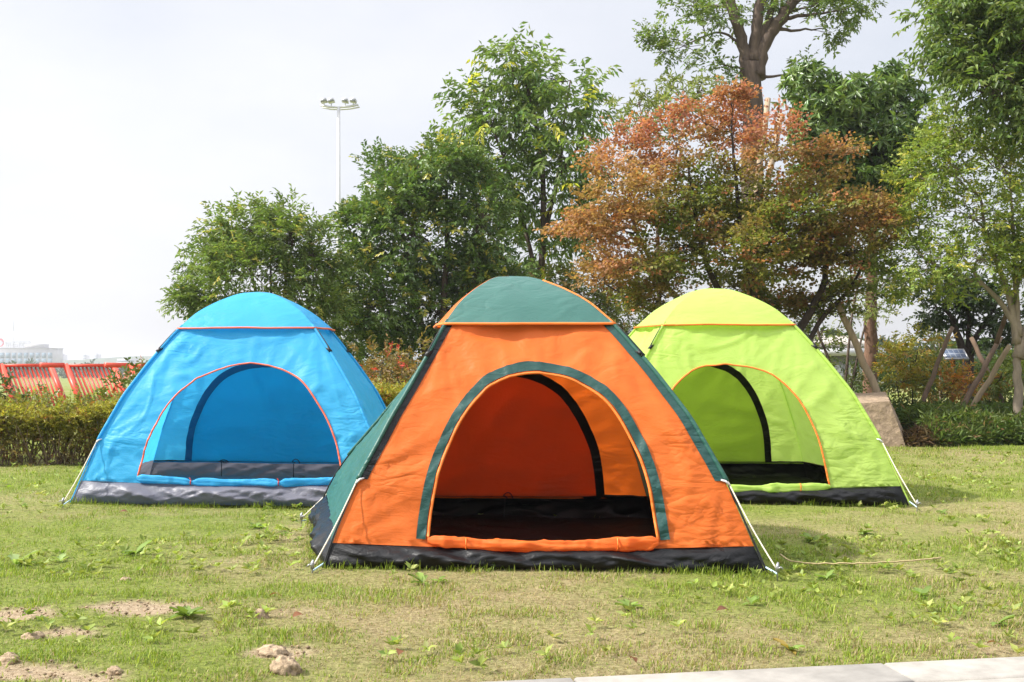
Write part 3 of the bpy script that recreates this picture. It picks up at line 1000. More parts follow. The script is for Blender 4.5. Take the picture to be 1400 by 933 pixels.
def crown_tree(name, label, cat, Yd, stems, clumps, leaf, palette, seed, mat=None, bark=None, group=None, flatness=1.0,
               nb=1.0, ns=1.0, base=None, depth_spread=.9, tint=None, twig=.006, limb=.03):
    """stems: list of ([(px,py[,dY])...], r0, r1); clumps: (px,py,rx,ry[,dY]) in photo rows at distance Yd"""
    rng = rs(seed)
    kind, kleaf, sscale, lsize, droop, width = leaf
    sc = Yd / F
    tr, cr = MB(), MB()
    nodes, nrad = [], []
    for pts, r0, r1 in stems:
        P = np.array([at(p[0], p[1], Yd + (p[2] if len(p) > 2 else 0)) for p in pts])
        if pts[0][1] > 520:
            P[0, 2] = -.08
        Q = catmull(P, max(10, 5 * len(P)))
        Q[1:-1] += rng.normal(0, min(r0 * .10, .012), Q[1:-1].shape)
        rad = np.linspace(r0, r1, len(Q))
        rad[:2] *= [1.35, 1.12]
        tr.tube(Q, rad, 10)
        nodes.append(Q)
        nrad.append(rad)
    NP, NRr = np.concatenate(nodes), np.concatenate(nrad)
    base = NP[0] if base is None else base
    for ci, cl in enumerate(clumps):
        px, py, rx, ry = cl[:4]
        dY = cl[4] if len(cl) > 4 else rng.uniform(-.5, .5) * depth_spread
        den = cl[5] if len(cl) > 5 else 1.0
        Yc = Yd + dY
        c = at(px, py, Yc)
        rx, ry = rx * sc * .88, ry * sc * .88
        rad3 = np.array([rx, (rx + ry) / 2 * (.9 if rx < 1 else .8), ry])
        # limb from the nearest lower part of the stems
        d = np.linalg.norm(NP - c, axis=1) + 1.2 * np.maximum(0, NP[:, 2] - c[2] + .1) + .25 * np.maximum(0, c[2] - NP[:, 2])
        j = int(np.argmin(d))
        a = NP[j]
        Lc = np.linalg.norm(c - a)
        r0 = min(NRr[j] * .7, max(twig * 2, limb * min(1, .3 + Lc / 2)))
        lb = bez(a, c, np.array([0, 0, -.08 * Lc]) + rng.normal(0, .06 * Lc, 3), 9)
        lb[1:-1] += rng.normal(0, .012 * Lc, lb[1:-1].shape)
        tr.tube(lb, np.linspace(r0, twig * 1.3, 9), 6)
        den = den * (.72 if name == 'maple_tree' and py < 265 else 1.0)
        n_b = max(4, int(nb * den * 15 * (rx * ry / .16) ** .62))
        v = norm(rng.normal(0, 1, (n_b, 3)))
        v *= rng.uniform(.15, 1, (n_b, 1)) ** .5
        bc = c + v * rad3 * rng.uniform(.85, 1.15, (n_b, 1))
        for q in range(n_b):
            src = lb[rng.randint(5, 9)]
            Lb = np.linalg.norm(bc[q] - src)
            tw = bez(src, bc[q], np.array([0, 0, .10 * Lb]) + rng.normal(0, .08 * Lb, 3), 5)
            tr.tube(tw, np.linspace(twig * 1.2, twig * .45, 5), 4, caps=False)
            n_s = max(3, int(ns * rng.uniform(7, 15)))
            br = rng.uniform(.14, .26) * (rx * ry / .16) ** .25
            off = norm(rng.normal(0, 1, (n_s, 3))) * rng.uniform(.1, 1, (n_s, 1)) ** .6 * br
            off[:, 2] *= .7 * flatness
            sp = bc[q] + off
            out = off / br + .8 * v[q] + rng.normal(0, .35, (n_s, 3))
            out[:, 2] = out[:, 2] * flatness + .12
            col = tint(np.full((n_s, 1), px) + (sp[:, :1] - c[0]) / sc, np.full((n_s, 1), py) - (sp[:, 2:] - c[2]) / sc, rng) if tint else None
            if col is None:
                w_ = np.clip(rng.uniform(0, 1, (n_s, 1)) * .6 + rng.uniform(0, 1) * .4, 0, 1)
                col = np.array(palette[0]) * (1 - w_) + np.array(palette[1]) * w_
                if len(palette) > 2:
                    pick = rng.uniform(0, 1, n_s) < palette[3] if len(palette) > 3 else rng.uniform(0, 1, n_s) < .05
                    col[pick] = palette[2]
            leaves(cr, sp, out, TM[kind](kleaf), sscale, lsize, col, rng, droop=droop, width=width)
    root = empty(name, (base[0], base[1], 0), label, cat, group)
    tr.build("trunk", bark or M_bark, root, True)
    cr.build("crown", mat or M_leaf, root)
    return root


TG = "trees behind the tents"
# tree of pale fine leaves behind the blue tent
crown_tree("small_leaf_tree", "bushy pale green many-stemmed tree directly behind the blue tent", "tree", 17.0,
           [([(372, 560), (362, 460), (345, 380), (335, 320)], .05, .015), ([(380, 560), (385, 450), (392, 380), (400, 330)], .05, .015),
            ([(366, 560), (330, 450), (300, 390), (285, 350)], .04, .012), ([(386, 560), (415, 450), (430, 390)], .045, .012), ([(376, 560), (372, 440), (370, 350)], .04, .012)],
           [(345, 315, 62, 36), (290, 345, 40, 30), (400, 320, 52, 42), (270, 398, 30, 26), (345, 372, 70, 42), (415, 385, 48, 52), (253, 415, 16, 20, 0, .7),
            (310, 410, 45, 26, 0, .6), (390, 430, 55, 30, 0, .5), (435, 345, 30, 40), (445, 420, 26, 40), (320, 330, 40, 34)],
           ('alt', 9, .20, .088, .25, .36), [(.100, .165, .035), (.235, .305, .080), (0.482, 0.444, 0.117), .04], 101, group=TG, twig=.005, nb=1.35, ns=1.15)
crown_tree("broadleaf_tree", "dense dark green bushy tree between the blue and orange tents", "tree", 18.0,
           [([(588, 560), (580, 470), (560, 380), (545, 280)], .09, .02), ([(600, 560), (605, 450), (610, 350), (610, 240)], .09, .02),
            ([(610, 560), (640, 450), (655, 350), (660, 290)], .07, .02), ([(580, 560), (545, 460), (515, 380), (500, 330)], .06, .018)],
           [(535, 240, 45, 42), (600, 225, 58, 36), (500, 320, 45, 56), (570, 320, 78, 64), (655, 300, 52, 64), (640, 235, 38, 36), (520, 410, 50, 50),
            (595, 425, 72, 52), (668, 390, 50, 56), (478, 390, 28, 50), (560, 478, 62, 28), (640, 470, 50, 32), (485, 455, 28, 30), (560, 275, 60, 40), (620, 360, 60, 50)],
           ('alt', 10, .21, .085, .22, .46), [(0.069, 0.138, 0.033), (0.194, 0.276, 0.068), (0.448, 0.419, 0.077), .08], 102, group=TG, nb=1.4, ns=1.25, mat=M_glossleaf)
crown_tree("feather_leaf_tree", "tall loose tree with drooping feather leaves and yellow sprigs above the orange tent", "tree", 20.0,
           [([(742, 560), (738, 430), (742, 340), (742, 240), (728, 150), (712, 85)], .10, .018), ([(738, 420), (722, 330), (700, 250), (672, 170), (660, 120)], .05, .012),
            ([(742, 330), (765, 230), (772, 160), (780, 110)], .05, .012), ([(742, 240), (700, 190), (650, 160)], .03, .008), ([(765, 240), (795, 190), (805, 130)], .03, .008)],
           [(700, 98, 40, 34), (755, 108, 36, 28), (680, 155, 46, 34), (738, 165, 56, 44), (630, 175, 24, 14, 0, 0.6), (800, 130, 20, 26, 0, 0.8), (690, 208, 50, 34), (768, 213, 44, 40), (745, 273, 56, 40), (690, 293, 42, 38), (795, 173, 24, 26), (742, 338, 48, 38), (795, 293, 34, 44), (650, 140, 26, 18), (720, 130, 40, 30), (700, 248, 46, 30), (800, 243, 22, 30)],
           ('pinnate', 14, .46, .15, .40, .32), [(0.096, 0.174, 0.040), (0.234, 0.319, 0.079), (0.600, 0.591, 0.057), .035], 103, group=TG, nb=.58, ns=.62, bark=M_bark)


def maple_tint(px, py, rng):
    n = len(px)
    red = np.array([.45, .155, .14])
    org_ = np.array([.40, .225, .105])
    grn = np.array([.14, .20, .036])
    olv = np.array([.26, .245, .055])
    brn = np.array([.42, .19, .085])
    e = fbm(px / 60.0, py / 45.0, 8, 3) - .5
    spots = sum(np.exp(-((px - a_) / 34.0) ** 2 - ((py - b_) / 26.0) ** 2) for a_, b_ in ((1122, 228), (1182, 296), (1208, 282), (1140, 402), (855, 215), (840, 300), (900, 250)))
    a = np.clip((1 - sstep(185, 262, py + .10 * np.abs(px - 960))) + 1.0 * e - .06 + rng.normal(0, .14, (n, 1)), 0, 1)
    b = np.clip(.90 * (1 - sstep(830, 950, px + .25 * (py - 280))) + .30 * (1 - sstep(240, 300, py)) + .55 * spots + 1.3 * e + rng.normal(0, .2, (n, 1)), 0, 1)
    oo = sstep(.35, .75, vn(px / 33.0, py / 21.0, 15))
    low = (grn * (1 - .6 * oo) + olv * .6 * oo) * (1 - b) + (org_ * .75 + olv * .25) * b
    hi = red * .62 + brn * .25 + org_ * .13
    c = low * (1 - a) + hi * a
    tip = (rng.uniform(0, 1, (n, 1)) < .07)
    return np.where(tip, brn, c)


crown_tree("maple_tree", "spreading maple turning red at the top, above the lime tent", "tree", 14.5,
           [([(1062, 565), (1085, 470), (1112, 420), (1130, 370), (1120, 300), (1110, 240)], .085, .016), ([(1050, 565), (1010, 450), (970, 370), (950, 290), (940, 220)], .075, .014),
            ([(1055, 565), (1035, 430), (1015, 330), (1005, 230), (1000, 180)], .07, .014), ([(1045, 565), (980, 460), (910, 390), (865, 300), (860, 230)], .06, .012),
            ([(1066, 565), (1110, 460), (1165, 390), (1195, 320)], .055, .012), ([(1040, 560), (960, 470), (880, 420), (830, 390)], .04, .01)],
           [(858, 212, 42, 44), (925, 198, 46, 38), (1000, 178, 52, 38), (1062, 200, 42, 34), (1118, 228, 38, 28), (828, 300, 52, 30), (900, 275, 58, 42), (960, 255, 58, 46),
            (1040, 262, 68, 46), (1120, 285, 58, 32), (868, 362, 52, 28), (940, 335, 68, 42), (1020, 345, 78, 46), (1100, 352, 70, 46), (1182, 298, 34, 26), (1135, 405, 56, 26),
            (1050, 412, 62, 24), (905, 405, 46, 24), (825, 375, 40, 20), (955, 160, 30, 20, 0, .6), (1165, 345, 50, 36), (980, 300, 60, 40), (1070, 310, 60, 40),
            (800, 320, 34, 18, 0, .8), (835, 250, 36, 30), (1205, 285, 24, 18, 0, .8), (985, 395, 50, 24), (1000, 140, 26, 14, 0, .5)],
           ('flat', 14, .25, .050, .18, .85), [(0.130, 0.128, 0.033), (0.260, 0.128, 0.033)], 104, mat=M_redleaf, bark=M_bark_dark, group=TG, flatness=.5, nb=1.45, ns=1.1, tint=maple_tint, twig=.004, depth_spread=1.9)
crown_tree("tall_tree", "tall thick-trunked tree forking at the top edge, leaves sparse, behind the maple", "tree", 21.0,
           [([(1033, 560), (1031, 400), (1029, 250), (1029, 140), (1026, 85)], .235, .20), ([(1024, 100), (1010, 40), (995, -10), (985, -80)], .12, .08),
            ([(1034, 105), (1046, 60), (1075, 15), (1105, -25), (1150, -70)], .14, .08), ([(1030, 85), (1036, 30), (1044, -30), (1050, -100)], .12, .07),
            ([(1030, 75), (1052, 22), (1068, -30)], .09, .05), ([(1024, 70), (985, 45), (940, 60)], .03, .012)],
           [(945, 8, 46, 18), (903, 50, 22, 6, 0, .5), (938, 66, 44, 16, 0, .7), (985, 88, 28, 20, 0, .6), (1000, 20, 36, 26, 0, .8), (1055, 12, 26, 20, 0, .7), (1120, 6, 60, 12), (1160, 12, 46, 12),
            (1095, 95, 22, 9, 0, .5), (1040, -45, 150, 46), (1190, -4, 36, 12), (905, 72, 20, 5, 0, .5), (1130, 40, 14, 12, 0, .5), (1000, 120, 16, 16, 0, .4), (960, 30, 30, 14, 0, .7)],
           ('alt', 10, .26, .095, .18, .46), [(.090, .150, .036), (.225, .290, .078)], 105, group=TG, nb=.8, ns=.7, limb=.05)
crown_tree("peach_tree", "sparse light green narrow-leaved tree top showing above the maple's left side", "tree", 18.5,
           [([(905, 560), (900, 350), (895, 240), (880, 160)], .06, .012), ([(900, 320), (925, 210), (945, 135)], .035, .01)],
           [(872, 140, 30, 22), (930, 132, 40, 18), (960, 122, 26, 16), (895, 165, 45, 24), (945, 165, 40, 24)],
           ('whorl', 7, .20, .12, .15, .24), [(0.135, 0.184, 0.049), (0.322, 0.352, 0.106)], 106, group=TG, nb=.8, ns=.7)
crown_tree("whorl_leaf_tree", "dark green round-headed tree with drooping leaf whorls and a straight brown trunk", "tree", 17.5,
           [([(1190, 560), (1191, 430), (1192, 300), (1185, 220), (1175, 160)], .135, .03)],
           [(1165, 148, 58, 34), (1112, 150, 34, 32), (1222, 145, 34, 36), (1130, 195, 46, 34), (1185, 205, 66, 44), (1108, 120, 20, 18), (1182, 255, 40, 30), (1228, 215, 30, 40),
            (1206, 118, 24, 16), (1150, 240, 36, 26), (1160, 180, 60, 40), (1215, 270, 30, 24)],
           ('whorl', 9, .20, .16, .45, .28), [(0.074, 0.144, 0.033), (0.209, 0.294, 0.068)], 107, mat=M_glossleaf, bark=M_bark_red, group=TG, nb=1.15, ns=.95)
crown_tree("small_leaf_tree", "thin leafy tree whose low leaves hang round the straight brown trunk", "tree", 16.8,
           [([(1150, 560), (1135, 500), (1118, 450), (1125, 400)], .035, .012), ([(1150, 540), (1165, 430), (1180, 360)], .03, .01), ([(1150, 540), (1190, 420), (1225, 370)], .025, .008)],
           [(1160, 400, 26, 40), (1178, 345, 36, 28), (1225, 380, 28, 36), (1205, 420, 30, 22), (1126, 450, 18, 26, 0, .7), (1215, 330, 26, 26)],
           ('alt', 8, .18, .07, .2, .42), [(0.120, 0.159, 0.042), (0.291, 0.317, 0.096)], 108, group=TG, nb=.8, ns=.8)
crown_tree("overhanging_tree", "dark dense tree overhanging the upper right corner of the picture", "tree", 13.0,
           [([(1470, 570), (1462, 380), (1450, 200), (1420, 100), (1380, 30)], .12, .03), ([(1455, 220), (1400, 130), (1330, 70)], .05, .015), ([(1440, 150), (1360, 130), (1320, 120)], .035, .012)],
           [(1340, 30, 66, 38), (1388, 70, 46, 52), (1306, 62, 38, 30), (1352, 115, 48, 34), (1390, 150, 36, 36), (1282, 18, 32, 20), (1350, -10, 90, 30), (1430, 40, 50, 60), (1440, 130, 44, 60),
            (1350, 75, 60, 40), (1318, 95, 26, 22, 0, .7), (1420, -30, 80, 40), (1355, 160, 36, 20, 0, .7)],
           ('pinnate', 12, .30, .10, .3, .36), [(0.081, 0.144, 0.036), (0.223, 0.281, 0.067)], 109, group=TG, nb=1.0, ns=.9)
crown_tree("pale_trunk_tree", "yellow-green small-leaved tree with a pale forked trunk at the right edge", "tree", 13.5,
           [([(1392, 565), (1391, 500), (1390, 455), (1372, 420), (1345, 390), (1318, 355)], .068, .018), ([(1390, 470), (1378, 400), (1352, 330), (1340, 270)], .045, .015),
            ([(1392, 460), (1389, 400), (1386, 330), (1380, 240)], .042, .012), ([(1392, 490), (1412, 420), (1425, 330)], .06, .015), ([(1345, 390), (1290, 370), (1258, 350)], .022, .008)],
           [(1298, 228, 54, 42), (1368, 228, 46, 44), (1258, 290, 40, 40), (1328, 295, 66, 46), (1388, 305, 36, 52), (1272, 355, 46, 36), (1338, 352, 56, 28), (1395, 375, 34, 26, 0, .7), (1252, 240, 26, 26),
            (1300, 175, 32, 24, 0, .8), (1238, 385, 24, 24, 0, .8), (1300, 390, 40, 24, 0, .6), (1430, 260, 40, 60), (1425, 350, 30, 40), (1340, 195, 50, 26), (1275, 200, 30, 24)],
           ('alt', 9, .17, .058, .2, .48), [(0.150, 0.226, 0.042), (0.344, 0.409, 0.088), (0.600, 0.560, 0.117), .08], 110, bark=M_bark_pale, group=TG, nb=1.3, ns=1.2, twig=.005)
crown_tree("dark_leaf_tree", "low dark tree with black-brown forked trunk behind the leaning props", "tree", 17.0,
           [([(1326, 560), (1322, 500), (1310, 460), (1290, 415)], .12, .03), ([(1324, 510), (1330, 470), (1348, 440), (1362, 415)], .07, .02), ([(1322, 490), (1325, 440), (1322, 400)], .05, .015)],
           [(1308, 405, 42, 30), (1358, 425, 40, 34), (1278, 418, 32, 20), (1340, 455, 24, 16, 0, .7), (1375, 455, 24, 20), (1335, 395, 34, 24)],
           ('alt', 9, .2, .09, .25, .48), [(0.023, 0.045, 0.013), (0.065, 0.102, 0.024)], 111, mat=M_glossleaf, bark=M_bark_dark, group=TG)
crown_tree("sapling", "thin sapling with sparse small leaves beside the solar panel", "tree", 18.0,
           [([(1286, 560), (1285, 500), (1284, 450), (1280, 415)], .025, .008), ([(1285, 490), (1268, 455), (1260, 440)], .012, .006)],
           [(1280, 440, 26, 22, 0, .6), (1262, 455, 18, 14, 0, .5), (1290, 470, 16, 14, 0, .4)],
           ('alt', 8, .18, .06, .2, .45), [(0.078, 0.115, 0.028), (0.182, 0.218, 0.055)], 112, bark=M_bark_pale, group=TG, nb=.8, ns=.7)


# ------------------------------------------------------------------ shrubs
def shrub(name, label, Yd, clumps, leaf, palette, seed, mat=None, group="shrubs behind the tents", nb=1.0, ns=1.0):
    px = np.mean([c[0] for c in clumps])
    st = [([(px + d * 10, 565 if Yd > 14 else 600), (px + d * 22, np.mean([c[1] for c in clumps]) + 20)], .016, .006) for d in (-1, 0, 1)]
    gy_ = HZ + CAMZ * F / Yd
    st = [([(p[0][0], gy_ + 1), p[1]], a, b) for p, a, b in st]
    return crown_tree(name, label, "shrub", Yd, st, clumps, leaf, palette, seed, mat=mat, bark=M_bark_dark, group=group, nb=nb, ns=ns, twig=.004, limb=.012)


YS = ('alt', 8, .17, .062, .15, .45)
shrub("yellowing_shrub", "yellow-green shrub right of the straight brown trunk", 15.8, [(1225, 490, 30, 28), (1255, 480, 34, 26), (1235, 520, 40, 24), (1275, 515, 26, 26)], YS, [(0.182, 0.192, 0.028), (0.390, 0.320, 0.044), (0.442, 0.256, 0.044), .2], 201)
shrub("yellowing_shrub", "orange-tinged shrub under the solar panel", 15.4, [(1305, 524, 34, 16), (1332, 530, 28, 14), (1288, 534, 26, 14)], YS, [(0.221, 0.179, 0.033), (0.442, 0.256, 0.055), (0.494, 0.179, 0.044), .25], 202)
shrub("low_shrub", "small green shrub between the pale trunk and the leaning props", 15.6, [(1370, 515, 30, 24), (1400, 505, 30, 30), (1350, 530, 24, 16)], YS, [(0.091, 0.141, 0.028), (0.221, 0.256, 0.055)], 203)
shrub("low_shrub", "dull green shrub in front of the grey shed", 17.0, [(1168, 530, 20, 14), (1135, 512, 22, 22), (1115, 525, 26, 20)], YS, [(0.078, 0.109, 0.028), (0.182, 0.205, 0.055)], 204)
shrub("photinia_shrub", "red-tipped shrub between the blue and orange tents", 12.2, [(520, 500, 36, 26), (550, 485, 30, 24), (500, 525, 24, 20), (545, 520, 36, 24)], ('alt', 8, .15, .055, .1, .42),
      [(0.130, 0.122, 0.033), (0.286, 0.166, 0.055), (0.585, 0.077, 0.055), .09], 205)
shrub("photinia_shrub", "red and dark green shrub behind the hedge at the left edge", 11.7, [(8, 542, 38, 16), (46, 553, 26, 10), (-40, 542, 40, 18)], ('alt', 8, .13, .055, .1, .45),
      [(0.046, 0.077, 0.022), (0.117, 0.154, 0.039), (0.455, 0.077, 0.055), .16], 206, ns=1.1, mat=M_glossleaf)
shrub("photinia_shrub", "glossy dark green shrub with red tips against the blue tent's left side", 11.3, [(172, 535, 24, 20), (195, 520, 22, 26), (150, 550, 22, 12)], ('alt', 8, .13, .058, .1, .45),
      [(0.065, 0.102, 0.022), (0.169, 0.218, 0.044), (0.390, 0.102, 0.044), .10], 207, ns=1.1, mat=M_glossleaf)
bgx = [(455, 'below the floodlight mast, between the two bushy green trees'), (520, 'under the dense dark green tree, on its left'), (640, 'behind the orange tent cap'), (735, 'under the feather-leaved tree'),
       (815, 'below the maple branches on the left'), (900, 'behind the lime tent cap on its left'), (985, 'straight behind the lime tent cap'), (1085, 'below the maple on its right')]
for i, (px, wh) in enumerate(bgx):
    shrub("background_shrub", "dense mid green shrub " + wh, 19.5 + .3 * (i % 3), [(px - 25, 490, 40, 34), (px + 28, 480 + 8 * (i % 2), 42, 40), (px, 450 + 12 * (i % 3), 36, 30), (px, 525, 60, 24)],
          ('alt', 8, .2, .08, .15, .45), [(0.052, 0.083, 0.020), (0.143, 0.179, 0.039)], 220 + i, nb=.8, ns=.8)

shrub("background_shrub", "tall olive shrub filling the gap between the orange and lime tent caps", 17.6,
      [(790, 405, 34, 30), (835, 425, 38, 32), (760, 385, 26, 26), (810, 460, 44, 34), (860, 455, 36, 34), (740, 430, 30, 34)], ('alt', 8, .2, .075, .15, .45), [(.075, .105, .028), (.19, .21, .06), (.30, .20, .07), .12], 240, nb=1.1, ns=1.0)

for i, (px, wh) in enumerate([(1215, 'behind the straight brown trunk'), (1295, 'behind the orange-tinged shrub'), (1375, 'behind the leaning props at right'), (1450, 'outside the pale forked trunk')]):
    shrub("background_shrub", "low dark green shrub " + wh, 19.0 + .4 * (i % 2), [(px - 25, 515, 44, 24), (px + 25, 520, 44, 22), (px, 500, 34, 22)],
          ('alt', 8, .2, .08, .15, .45), [(.05, .09, .025), (.13, .18, .05)], 250 + i, nb=.9, ns=.9)

# ------------------------------------------------------------------ hedge on the left
hz_rng = rs(300)
hroot = empty("hedge", (-3.6, 10.7, 0), "clipped olive green hedge with bare brown twigs low down, left of the blue tent", "hedge")
hl, hs = MB(), MB()
n = 17000
hx = hz_rng.uniform(-7.2, -.9, n)
htop = .50 + .20 * (fbm(hx * 2.1, hx * 0 + .5, 12, 4) - .5) * 2 + .07 * ridge(vn(hx * 6, hx * 0, 13)) + .12 * sstep(-4.0, -3.3, hx)
hz_ = htop * hz_rng.uniform(0, 1, n) ** .62
face = hz_rng.uniform(0, 1, n)
hy = np.where(face < .62, 10.2 + .16 * hz_rng.uniform(0, 1, n) ** 1.2, hz_rng.uniform(10.2, 11.2, n))
hy = hy + .34 * (fbm(hx * 2.6, hz_ * 3.2, 31, 4) - .5) + .08 * (1 - hz_ / htop)
topm = (face >= .62)
hz_ = np.where(topm, htop * hz_rng.uniform(.82, 1.06, n), hz_)
keep = hz_rng.uniform(0, 1, n) < np.clip(.30 + 1.0 * sstep(.16, .36, hz_ + .22 * (fbm(hx * 1.5, hz_ * 3, 19, 3) - .5)), 0, 1)
hp = np.stack([hx, hy, hz_], -1)[keep]
hd = np.stack([hz_rng.normal(0, .9, n), -.7 + hz_rng.normal(0, .5, n), .5 + hz_rng.normal(0, .4, n)], -1)[keep]
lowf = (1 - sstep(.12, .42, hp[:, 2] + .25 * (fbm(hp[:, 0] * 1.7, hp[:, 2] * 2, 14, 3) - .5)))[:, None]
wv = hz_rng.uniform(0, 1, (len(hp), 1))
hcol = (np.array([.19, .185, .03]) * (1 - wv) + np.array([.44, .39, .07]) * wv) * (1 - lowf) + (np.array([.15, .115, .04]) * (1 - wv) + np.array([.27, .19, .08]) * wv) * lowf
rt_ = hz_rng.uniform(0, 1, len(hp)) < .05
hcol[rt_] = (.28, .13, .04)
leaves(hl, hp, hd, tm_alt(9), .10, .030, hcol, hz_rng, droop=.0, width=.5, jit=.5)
for k in range(900):
    x0 = hz_rng.uniform(-7.1, -1)
    y0 = 10.28 + hz_rng.uniform(0, .8)
    a_ = np.array([x0, y0, 0])
    b_ = np.array([x0 + hz_rng.normal(0, .14), y0 + hz_rng.normal(-.04, .08), hz_rng.uniform(.3, .58)])
    hs.tube(bez(a_, b_, hz_rng.normal(0, .04, 3), 5), np.linspace(.006, .002, 5), 4, caps=False)
n = 240
x0 = hz_rng.uniform(-7, -1, n)
p0 = np.stack([x0, hz_rng.uniform(10.2, 11.1, n), .43 + .1 * hz_rng.uniform(0, 1, n)], -1)
for k in range(n):                                  # loose sprigs standing out of the top
    tipp = p0[k] + [hz_rng.normal(0, .06), hz_rng.normal(0, .05), hz_rng.uniform(.06, .2)]
    hs.tube(bez(p0[k], tipp, hz_rng.normal(0, .02, 3), 4), np.linspace(.003, .0015, 4), 4, caps=False)
    leaves(hl, (p0[k] + (tipp - p0[k]) * hz_rng.uniform(.2, 1, (4, 1))), np.tile(tipp - p0[k], (4, 1)) + hz_rng.normal(0, .05, (4, 3)), tm_alt(6), .07, .034, np.tile(np.array([.24, .25, .045]) * hz_rng.uniform(.6, 1.3), (4, 1)), hz_rng, droop=0, width=.5, jit=.5)
hl.build("foliage", M_leaf, hroot)
hs.build("stems", plain("hedge_twig", (.17, .115, .075), .9), hroot)

# ------------------------------------------------------------------ right-hand ground cover, stone, props
gc_rng = rs(310)
gcv = MB()
n = 52000
x = gc_rng.uniform(2.3, 9.5, n)
fr_ = gc_rng.uniform(0, 1, n) ** 1.6
edge_y = 12.9 + .25 * (fbm(x * 1.2, x * 0, 6, 3) - .5)
y = edge_y + fr_ * 3.4
ok = ~((x > 3.6) & (x < 4.95) & (y > 12.4) & (y < 14.1)) & ~((x < 4.6) & (y < 14.2))
x, y = x[ok], y[ok]
n = len(x)
hgt = (.22 + .36 * fbm(x * 1.6, y * 1.6, 40, 3)) * sstep(0, .5, y - 12.75) * gc_rng.uniform(.55, 1.15, n)
pos = np.stack([x, y, gc_rng.uniform(0, .75, n) ** .8 * hgt], -1)
dv = np.stack([gc_rng.normal(0, .5, n), gc_rng.normal(-.2, .5, n), gc_rng.uniform(.3, 1, n)], -1)
wv = np.clip(fbm(x * 2.3, y * 2.3, 44, 3)[:, None] * 1.4 - .2 + gc_rng.normal(0, .15, (n, 1)), 0, 1)
cg = np.array([.05, .10, .024]) * (1 - wv) + np.array([.15, .20, .042]) * wv
pk = gc_rng.uniform(0, 1, n) < .04 + .10 * sstep(6.2, 7.4, x) * sstep(13.6, 14.4, y)
cg[pk] = (.32, .21, .10)
leaves(gcv, pos, dv, tm_alt(4), .10, .10, cg, gc_rng, droop=.1, width=.22, jit=.4)
tag(gcv.build("ground_cover", M_leaf), "dark green grassy ground cover under the trees on the right", "ground cover", kind='stuff')

st = MB()
nu, nv = 26, 26
# rough block, one sheet wrapped round its six faces
cor = np.array([at(1128, 606, 12.9), at(1241, 609, 12.9), at(1246, 600, 13.8), at(1120, 600, 13.8), at(1140, 553, 13.0), at(1216, 549, 13.0), at(1210, 536, 13.85), at(1148, 538, 13.85)])
cor[:4, 2] = -.06
def stone_face(a, b, c, d):
    u_, v_ = np.meshgrid(np.linspace(0, 1, nu), np.linspace(0, 1, nv), indexing='ij')
    P = cor[a] * ((1 - u_) * (1 - v_))[..., None] + cor[b] * (u_ * (1 - v_))[..., None] + cor[c] * (u_ * v_)[..., None] + cor[d] * ((1 - u_) * v_)[..., None]
    cc = cor.mean(0)
    q = P * 3.1
    dn = .05 * (fbm(q[..., 0] + q[..., 2] * .7, q[..., 1] * 1.3 + q[..., 2], 51, 5) - .5) + .03 * (fbm(q[..., 0] * 3 + q[..., 2] * 2, q[..., 1] * 3 - q[..., 2] * 2, 52, 3) - .5)
    st.grid(P + norm(P - cc) * dn[..., None])
for q in ((0, 1, 5, 4), (1, 2, 6, 5), (2, 3, 7, 6), (3, 0, 4, 7), (4, 5, 6, 7)):
    stone_face(*q)
tag(st.build("boulder", M_stone, smooth=True), "squared sandstone boulder with pale flat top beside the lime tent", "boulder")

hay = MB()
hr = rs(320)
n = 2600
hc = np.array([*gp(1268, 609), 0])
a_ = hr.uniform(0, 2 * np.pi, n)
rr = np.sqrt(hr.uniform(0, 1, n)) * .30
hh = .16 * np.clip(1 - (rr / .30) ** 2, 0, 1)
p = hc + np.stack([np.cos(a_) * rr, np.sin(a_) * rr * .8, .01 + hh * hr.uniform(.5, 1, n)], -1)
d = np.stack([hr.normal(0, 1, n), hr.normal(0, 1, n), hr.normal(0, .35, n)], -1)
leaves(hay, p, d, tm_alt(2), .04, .13, np.array([.16, .105, .06]) * hr.uniform(.6, 1.4, (n, 1)), hr, droop=.1, width=.07, jit=.4)
tag(hay.build("cuttings_heap", M_grass), "heap of dry brown plant cuttings at the foot of the boulder", "cuttings heap")


def prop(label, p0, p1, r, mat, group="wooden tree props"):
    m_ = MB()
    q = np.linspace(p0, p1, 10)
    q[1:-1] += rs(int(abs(p0[0]) * 100)).normal(0, r * .15, q[1:-1].shape)
    m_.tube(q, np.linspace(r * .86, r * .7, 10), 10)
    o = m_.build("tree_prop", mat, smooth=True)
    return tag(o, label, "tree prop", group)


def foot(px, py, Yd):
    v = at(px, py, Yd)
    v[2] = min(v[2], -.05) if py > HZ + CAMZ * F / Yd - 4 else v[2]
    return v


